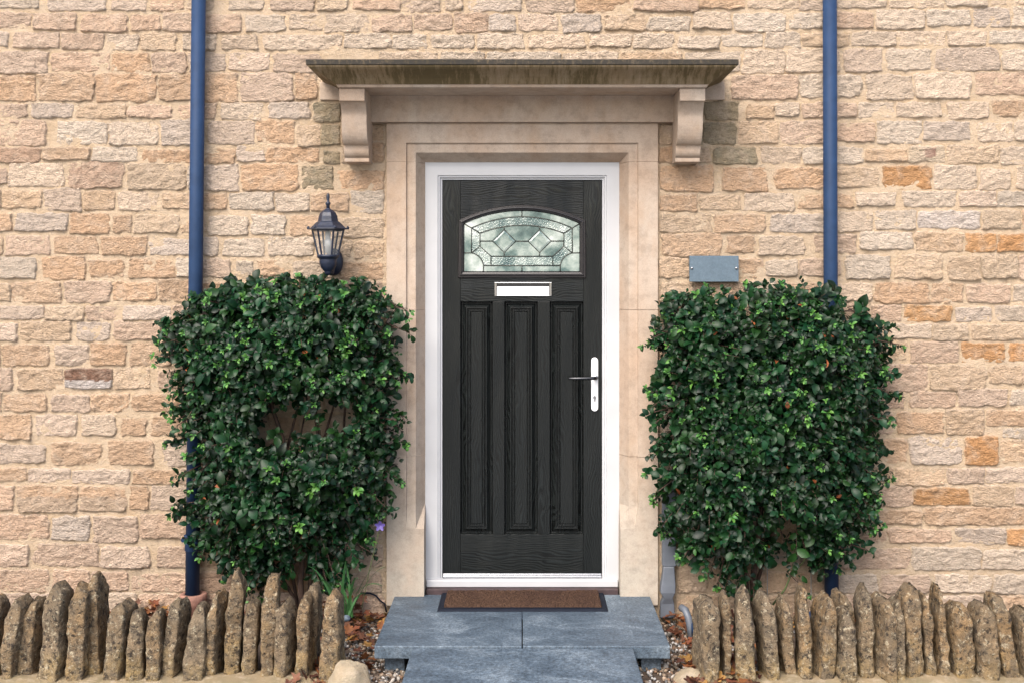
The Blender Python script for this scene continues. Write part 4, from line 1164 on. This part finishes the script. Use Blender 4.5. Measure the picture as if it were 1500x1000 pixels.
    for x, y, dx, dy, n in sprays + extra:        # loose shoots that leave the clipped outline
        b = P(x, y, -r.uniform(0.12, 0.2)); d = Vector((dx, -0.25, -dy)).normalized()
        e = b + d * 0.07
        twigs.tube([b - d * 0.06, b, e], [0.003, 0.0024, 0.0015], 5)
        sprig(b, d, n, 0.085, r.uniform(0.030, 0.042), 0.4)
        sprig(b + d * 0.02, d + rv3(r, 0.35), n, 0.07, 0.036, 0.3)
        sprig(b - d * 0.03, d + rv3(r, 0.5), n, 0.07, 0.04, 0.1)
    tag(L.build("foliage", M_leaf, root), kind="stuff")
    tag(Y_.build("young_shoots", M_leaf, root), kind="stuff")
    tag(Dd.build("withered_leaves", M_dead, root), kind="stuff")
    tag(twigs.build("twigs", M_bark, root, smooth=True), kind="stuff")
    for pts, r0, r1, yy, green in stems:
        n = len(pts)
        MB().tube([P(q[0], q[1], yy - 0.05 * i / n) for i, q in enumerate(pts)], [r0 + (r1 - r0) * i / (n - 1) for i in range(n)], 9).build("stem", M_stem if green else M_bark, root, smooth=True)
    return root
PL = [(300, 442), (330, 430), (400, 421), (480, 424), (555, 430), (576, 452), (586, 520), (578, 600), (582, 660), (568, 715), (545, 760), (528, 800), (500, 822), (470, 838), (440, 828), (405, 835), (375, 850), (350, 838), (320, 798),
      (292, 785), (272, 745), (284, 690), (268, 620), (264, 570), (246, 520), (246, 485), (266, 458)]
stL = [([(444, 905), (440, 850), (446, 780), (430, 690), (400, 600), (380, 520)], 0.016, 0.008, -0.10, False), ([(452, 905), (455, 840), (462, 760), (470, 680), (462, 600), (470, 520)], 0.013, 0.007, -0.07, False),
       ([(438, 900), (425, 820), (410, 740), (420, 660), (440, 580), (430, 500)], 0.009, 0.005, -0.05, False), ([(448, 890), (480, 800), (500, 700), (505, 600), (520, 520)], 0.008, 0.005, -0.06, False),
       ([(440, 890), (385, 800), (350, 700), (330, 600), (320, 500)], 0.009, 0.005, -0.09, False), ([(462, 700), (475, 640), (490, 590), (505, 545)], 0.007, 0.004, -0.05, False), ([(462, 690), (440, 640), (450, 590), (445, 545)], 0.006, 0.004, -0.05, False)]
shrub("dark green clipped wall shrub with stem gaps, under the lantern", PL, [(462, 610, 76, 34, 0.95), (412, 642, 44, 24, 0.85), (470, 800, 45, 50, 0.6)], stL, 2700, 21,
      [(246, 470, -1, -.2, 6), (243, 520, -1, .5, 7), (258, 590, -1, .6, 6), (270, 690, -1, .6, 6), (268, 745, -1, .35, 8), (590, 480, 1, .4, 6), (584, 600, 1, .5, 6), (565, 735, .8, .7, 6), (330, 820, -.4, .9, 6), (505, 830, .4, .9, 6), (250, 500, -1, .2, 6), (262, 560, -1, .3, 6), (262, 640, -.9, .4, 7), (275, 735, -1, .1, 8), (585, 450, 1, .1, 6), (580, 640, 1, .3, 7), (575, 690, .9, .5, 7), (586, 545, 1, .2, 5), (440, 428, .1, -1, 6),
       (300, 790, -.5, .9, 6), (370, 850, -.2, 1, 8), (350, 840, -.4, .9, 6), (480, 845, .3, .8, 6), (535, 800, .9, .5, 6)])
PRt = [(960, 450), (985, 438), (1060, 436), (1110, 432), (1140, 428), (1200, 428), (1236, 440), (1262, 460), (1290, 490), (1300, 560), (1284, 620), (1288, 680), (1272, 740), (1258, 792), (1232, 805), (1200, 815), (1170, 800), (1135, 780), (1108, 815),
       (1085, 845), (1058, 835), (1030, 812), (1000, 790), (972, 760), (962, 700), (966, 620), (958, 540), (962, 480)]
stR = [([(1106, 905), (1103, 850), (1110, 790), (1118, 700), (1110, 600), (1105, 500)], 0.017, 0.009, -0.09, False), ([(1100, 900), (1092, 840), (1088, 780), (1070, 680), (1050, 560)], 0.010, 0.006, -0.08, False),
       ([(1132, 885), (1150, 862), (1160, 838), (1166, 812), (1160, 780)], 0.005, 0.004, -0.12, True), ([(1160, 832), (1172, 828), (1182, 815), (1180, 790)], 0.004, 0.003, -0.12, True), ([(1106, 860), (1140, 760), (1180, 660), (1200, 540)], 0.010, 0.006, -0.07, False)]
shrub("dense dark green clipped wall shrub with rusty leaves, beside the slate plaque", PRt, [(1128, 760, 34, 28, 0.8), (1150, 820, 40, 30, 0.8)], stR, 2900, 55,
      [(1304, 500, 1, .2, 7), (1300, 570, 1, .6, 7), (1284, 640, 1, .7, 6), (1280, 720, 1, .6, 7), (1276, 755, 1, .5, 7), (956, 500, -1, .3, 5), (960, 650, -1, .6, 6), (970, 760, -.7, .8, 6), (1000, 795, -.3, 1, 7), (1295, 480, 1, -.1, 7), (1296, 545, 1, .3, 6), (1290, 610, 1, .4, 6), (1288, 690, 1, .2, 7), (1270, 770, 1, .3, 7), (1262, 800, 1, .35, 8), (962, 600, -1, .2, 5), (962, 690, -1, .1, 5), (1085, 850, -.2, 1, 8), (1075, 855, -.6, .7, 7), (1100, 850, .4, .8, 6),
       (1030, 815, -.2, 1, 6), (1240, 805, .5, .8, 6), (1166, 820, -.4, .6, 4), (1168, 850, .5, .5, 3), (1290, 650, 1, .6, 5)])

# wire trellis behind the second shrub
tr = empty("wire_trellis", (P(1124, 870, -0.03).x, -0.03, P(0, 872, -0.03).z), "thin galvanised wire trellis behind the shrub by the plaque", "trellis")
for px in (1060, 1124, 1188): MB().tube([P(px, 872, -0.03), P(px, 440, -0.03)], 0.0022, 6).build("upright_wire", M_wire, tr)
for py in (815, 700, 585, 470): MB().tube([P(1010, py, -0.034), P(1200, py, -0.034)], 0.0022, 6).build("cross_wire", M_wire, tr)

# strap-leaved plant and the violet flower
rp = random.Random(5)
sp = empty("strap_leaved_plant", P(506, 905, -0.22), "arching strap-leaved green plant at the edge of the doorstep bed", "plant")
for i in range(17):
    b = P(506 + rp.uniform(-10, 10), 903, -0.22 - rp.uniform(-.04, .04))
    a = rp.uniform(0, 2 * math.pi); ln = rp.uniform(0.16, 0.34); out = rp.uniform(0.4, 0.85)
    v = []; f = []
    for j in range(9):
        u = j / 8
        p = b + Vector((math.cos(a) * ln * out * u, math.sin(a) * 0.5 * ln * out * u, ln * (1.25 * u - 0.85 * u ** 2.4 * out)))
        w = 0.0065 * (1 - u ** 3) + 0.0006
        sx = Vector((-math.sin(a) * 0.6, 0.3, 0)) if abs(math.sin(a)) > 0.6 else Vector((0.4, 0.8, 0.3))
        sx.normalize()
        v += [p - sx * w, p + Vector((0, 0, -0.002)), p + sx * w]
    for j in range(8):
        f += [(j * 3, j * 3 + 1, j * 3 + 4, j * 3 + 3), (j * 3 + 1, j * 3 + 2, j * 3 + 5, j * 3 + 4)]
    g0 = rp.uniform(0.7, 1.3)
    obj("leaf", v, f, M_leaf, sp, smooth=True, tint=[(0.045 * g0, 0.125 * g0, 0.04 * g0)] * len(v))
fl = empty("violet_flower", P(540, 880, -0.2), "single violet bellflower on a thin stem beside the door surround", "flower")
fc = P(557, 769, -0.22)
MB().tube([P(530, 890, -0.2), P(540, 840, -0.21), P(552, 790, -0.215), fc + Vector((0, 0.006, -0.004))], 0.0018, 5).build("stem", M_stem, fl)
for i in range(5):
    a = 2 * math.pi * i / 5 + 0.3
    d = Vector((math.cos(a), -0.25, math.sin(a))); t_ = Vector((-math.sin(a), 0, math.cos(a)))
    v = [fc, fc + d * 0.010 - t_ * 0.009 + Vector((0, -0.006, 0)), fc + d * 0.012 + Vector((0, -0.003, 0)), fc + d * 0.010 + t_ * 0.009 + Vector((0, -0.006, 0)), fc + d * 0.021 - t_ * 0.006 + Vector((0, -0.008, 0)), fc + d * 0.026 + Vector((0, -0.009, 0)), fc + d * 0.021 + t_ * 0.006 + Vector((0, -0.008, 0))]
    obj("petal", v, [(0, 2, 1), (0, 3, 2), (1, 2, 5, 4), (2, 3, 6, 5)], M_petal, fl, smooth=True)

# ------------------------------------------------------------------ gravel, fallen leaves, odds and ends in the bed
ico_v = []; t_ = (1 + 5 ** .5) / 2
for a in (-1, 1):
    for b_ in (-t_, t_): ico_v += [(0, a, b_), (a, b_, 0), (b_, 0, a)]
ico_v = np.array(ico_v) / math.hypot(1, t_)
from itertools import combinations
ico_f = []
for q in combinations(range(12), 3):
    if all(abs(np.linalg.norm(ico_v[i] - ico_v[j]) - 1.0515) < 0.02 for i, j in combinations(q, 2)):
        n = np.cross(ico_v[q[1]] - ico_v[q[0]], ico_v[q[2]] - ico_v[q[0]])
        ico_f.append(q if n @ ico_v[q[0]] > 0 else q[::-1])
gv = []; gf = []; gt = []
pal = [(0.36, 0.33, 0.29), (0.20, 0.16, 0.12), (0.13, 0.095, 0.07), (0.27, 0.20, 0.14), (0.11, 0.105, 0.10), (0.42, 0.40, 0.38), (0.17, 0.10, 0.06)]
rg = random.Random(9)
for i in range(5200):
    if i < 4600:
        sx = rg.choice((-1, 1)); x = sx * rg.uniform(0.44, 1.0); y = rg.uniform(-1.3, -0.02)
    else: x = rg.uniform(-2.9, 2.9); y = rg.uniform(-0.7, -0.03)
    s = rg.uniform(0.004, 0.0105) * (1.3 if rg.random() < 0.1 else 1)
    zg = GZ + 0.012 * noise.noise(Vector((x * 7, y * 7, 3.3))) + 0.004 + rg.uniform(0, 0.006)
    if y < -1.02: zg = -0.225 + rg.uniform(0, 0.09)
    M3 = np.array(Matrix.Rotation(rg.uniform(0, 6.28), 3, Vector((rg.random(), rg.random(), rg.random() + .1))))
    vv = (ico_v * np.array([s * rg.uniform(.8, 1.5), s * rg.uniform(.8, 1.3), s * rg.uniform(.5, .9)]) * nrg.uniform(0.85, 1.15, (12, 1))) @ M3.T + np.array([x, y, zg])
    n = len(gv); gv += vv.tolist(); gf += [tuple(n + k for k in q) for q in ico_f]
    c = rg.choice(pal); k = rg.uniform(0.7, 1.2); gt += [(c[0] * k, c[1] * k, c[2] * k)] * 12
tag(obj("gravel", gv, gf, M_pebble, smooth=True, tint=gt), "mixed pale and brown gravel in the bed beside the doorstep", "gravel", kind="stuff")

def leaf_mesh(r, size):
    out = []
    for i in range(20):
        a = 2 * math.pi * i / 20
        lobe = 0.55 + 0.45 * abs(math.cos(a * 2.5)) ** 1.5
        if abs(a - math.pi) < 0.35: lobe *= 0.5
        out.append((math.cos(a) * lobe * size, math.sin(a) * lobe * size))
    curl = r.uniform(4, 12); ax = r.uniform(0, 3.14)
    v = [(0, 0, 0.0)]
    for ring in (0.5, 1.0):
        for x, y in out:
            q = (x * math.cos(ax) + y * math.sin(ax)) * ring
            v.append((x * ring, y * ring, curl * q * q + r.uniform(-.002, .002)))
    f = [(0, 1 + i, 1 + (i + 1) % 20) for i in range(20)] + [(1 + i, 21 + i, 21 + (i + 1) % 20, 1 + (i + 1) % 20) for i in range(20)]
    return v, f
def place_leaf(r):
    w = r.random()
    if w < 0.42: x = r.uniform(-2.65, -0.75); y = r.uniform(-0.34, -0.05)
    elif w < 0.58: x = r.uniform(-0.98, -0.64); y = r.uniform(-0.95, -0.05)
    elif w < 0.78: x = r.uniform(0.67, 0.98); y = r.uniform(-0.95, -0.05)
    else: x = r.uniform(0.95, 2.4); y = r.uniform(-0.5, -0.05)
    heap = 0.10 * max(0, 1 + y / 0.35) * (1 if x < -0.75 else 0.35)
    return Vector((x, y, GZ + 0.02 + r.uniform(0, 0.02) + heap * r.random()))
rl = random.Random(31)
protos = []
for i in range(6):
    v, f = leaf_mesh(rl, 0.034)
    c = [(0.20, 0.065, 0.03), (0.13, 0.045, 0.025), (0.27, 0.10, 0.035), (0.085, 0.032, 0.02), (0.30, 0.16, 0.045), (0.16, 0.07, 0.04)][i]
    protos.append((v, f, c))
pm = []
for v, f, c in protos:
    me = bpy.data.meshes.new("fallen_leaf"); me.from_pydata(v, [], f); me.polygons.foreach_set('use_smooth', [True] * len(me.polygons))
    a = me.color_attributes.new('tint', 'FLOAT_COLOR', 'POINT'); a.data.foreach_set('color', np.tile(np.array([*c, 1.0]), len(v)))
    me.materials.append(M_dead); pm.append(me)
for i in range(110):
    kind_ = rl.randrange(6)
    o = bpy.data.objects.new("fallen_leaf", pm[kind_])
    sc.collection.objects.link(o)
    o.location = place_leaf(rl) + Vector((0, 0, 0.012))
    o.rotation_euler = (rl.gauss(0, .5), rl.gauss(0, .5), rl.uniform(0, 6.28)); k = rl.uniform(0.6, 1.15); o.scale = (k, k, k)
    hue = ["russet", "dark brown", "orange brown", "blackish brown", "yellow ochre", "dull brown"][kind_]
    px_, py_ = o.location.x, o.location.y
    where = ("behind the upright stones under the lantern" if px_ < -0.98 else "on the gravel between doorstep and strap-leaved plant" if px_ < 0 else
             "on the gravel between doorstep and bent grey pipe" if px_ < 0.98 else "behind the upright stones under the plaque")
    tag(o, "curled " + hue + " fallen leaf " + where, "leaf", "fallen leaves in the bed")
lv, lf, lt = [], [], []
for i in range(950):
    v, f, c = rl.choice(protos)
    M4 = Matrix.Translation(place_leaf(rl)) @ Matrix.Rotation(rl.uniform(0, 6.28), 4, 'Z') @ Matrix.Rotation(rl.gauss(0, .5), 4, 'X') @ Matrix.Scale(rl.uniform(0.5, 1.0), 4)
    n = len(lv); lv += [tuple(M4 @ Vector(q)) for q in v]; lf += [tuple(n + k for k in q) for q in f]; k = rl.uniform(.6, 1.1); lt += [(c[0] * k, c[1] * k, c[2] * k)] * len(v)
tag(obj("leaf_litter", lv, lf, M_dead, smooth=True, tint=lt), "heaped brown leaf litter along the foot of the wall", "leaf litter", kind="stuff")

ps = empty("pipe_stub", P(1012, 925, -0.3), "short bent grey pipe stub with a dark cap in the gravel", "pipe")
MB().tube([P(1013, 935, -0.32), P(1011, 918, -0.31), P(1008, 903, -0.30), P(1004, 893, -0.28), P(998, 889, -0.25)], 0.017, 14).build("bent_pipe", M_greypl, ps, smooth=True)
MB().lathe([(0.016, 0), (0.017, 0.05), (0.012, 0.06)], P(1018, 930, -0.36), 14).build("cap", M_pipe, ps, smooth=True)
q = P(1197, 912, -0.4)
tag(MB().lathe([(0.045, -0.03), (0.045, 0.03), (0.040, 0.045), (0.025, 0.054), (0.004, 0.056)], (q.x, q.y, q.z), 20).build("drain_cap", M_pipe, smooth=True), "round dark drain cap behind the upright stones at the downpipe foot", "drain")  # solid cap closing the drain
q = P(507, 905, -0.45)
gv2 = ico_v * np.array([0.026, 0.022, 0.02]) + np.array([q.x, q.y, q.z])
tag(obj("cobble", gv2, ico_f, M_slate, smooth=True, subsurf=2), "smooth grey cobble at the end of the upright stones", "stone")
tag(MB().tube([P(528, 868, -0.02), P(542, 868, -0.02), P(551, 872, -0.025), P(558, 880, -0.03), P(564, 884, -0.03), P(566, 896, -0.03)], 0.0045, 6).build("cable", M_rubber, smooth=True), "thin black cable along the foot of the wall beside the surround", "cable")
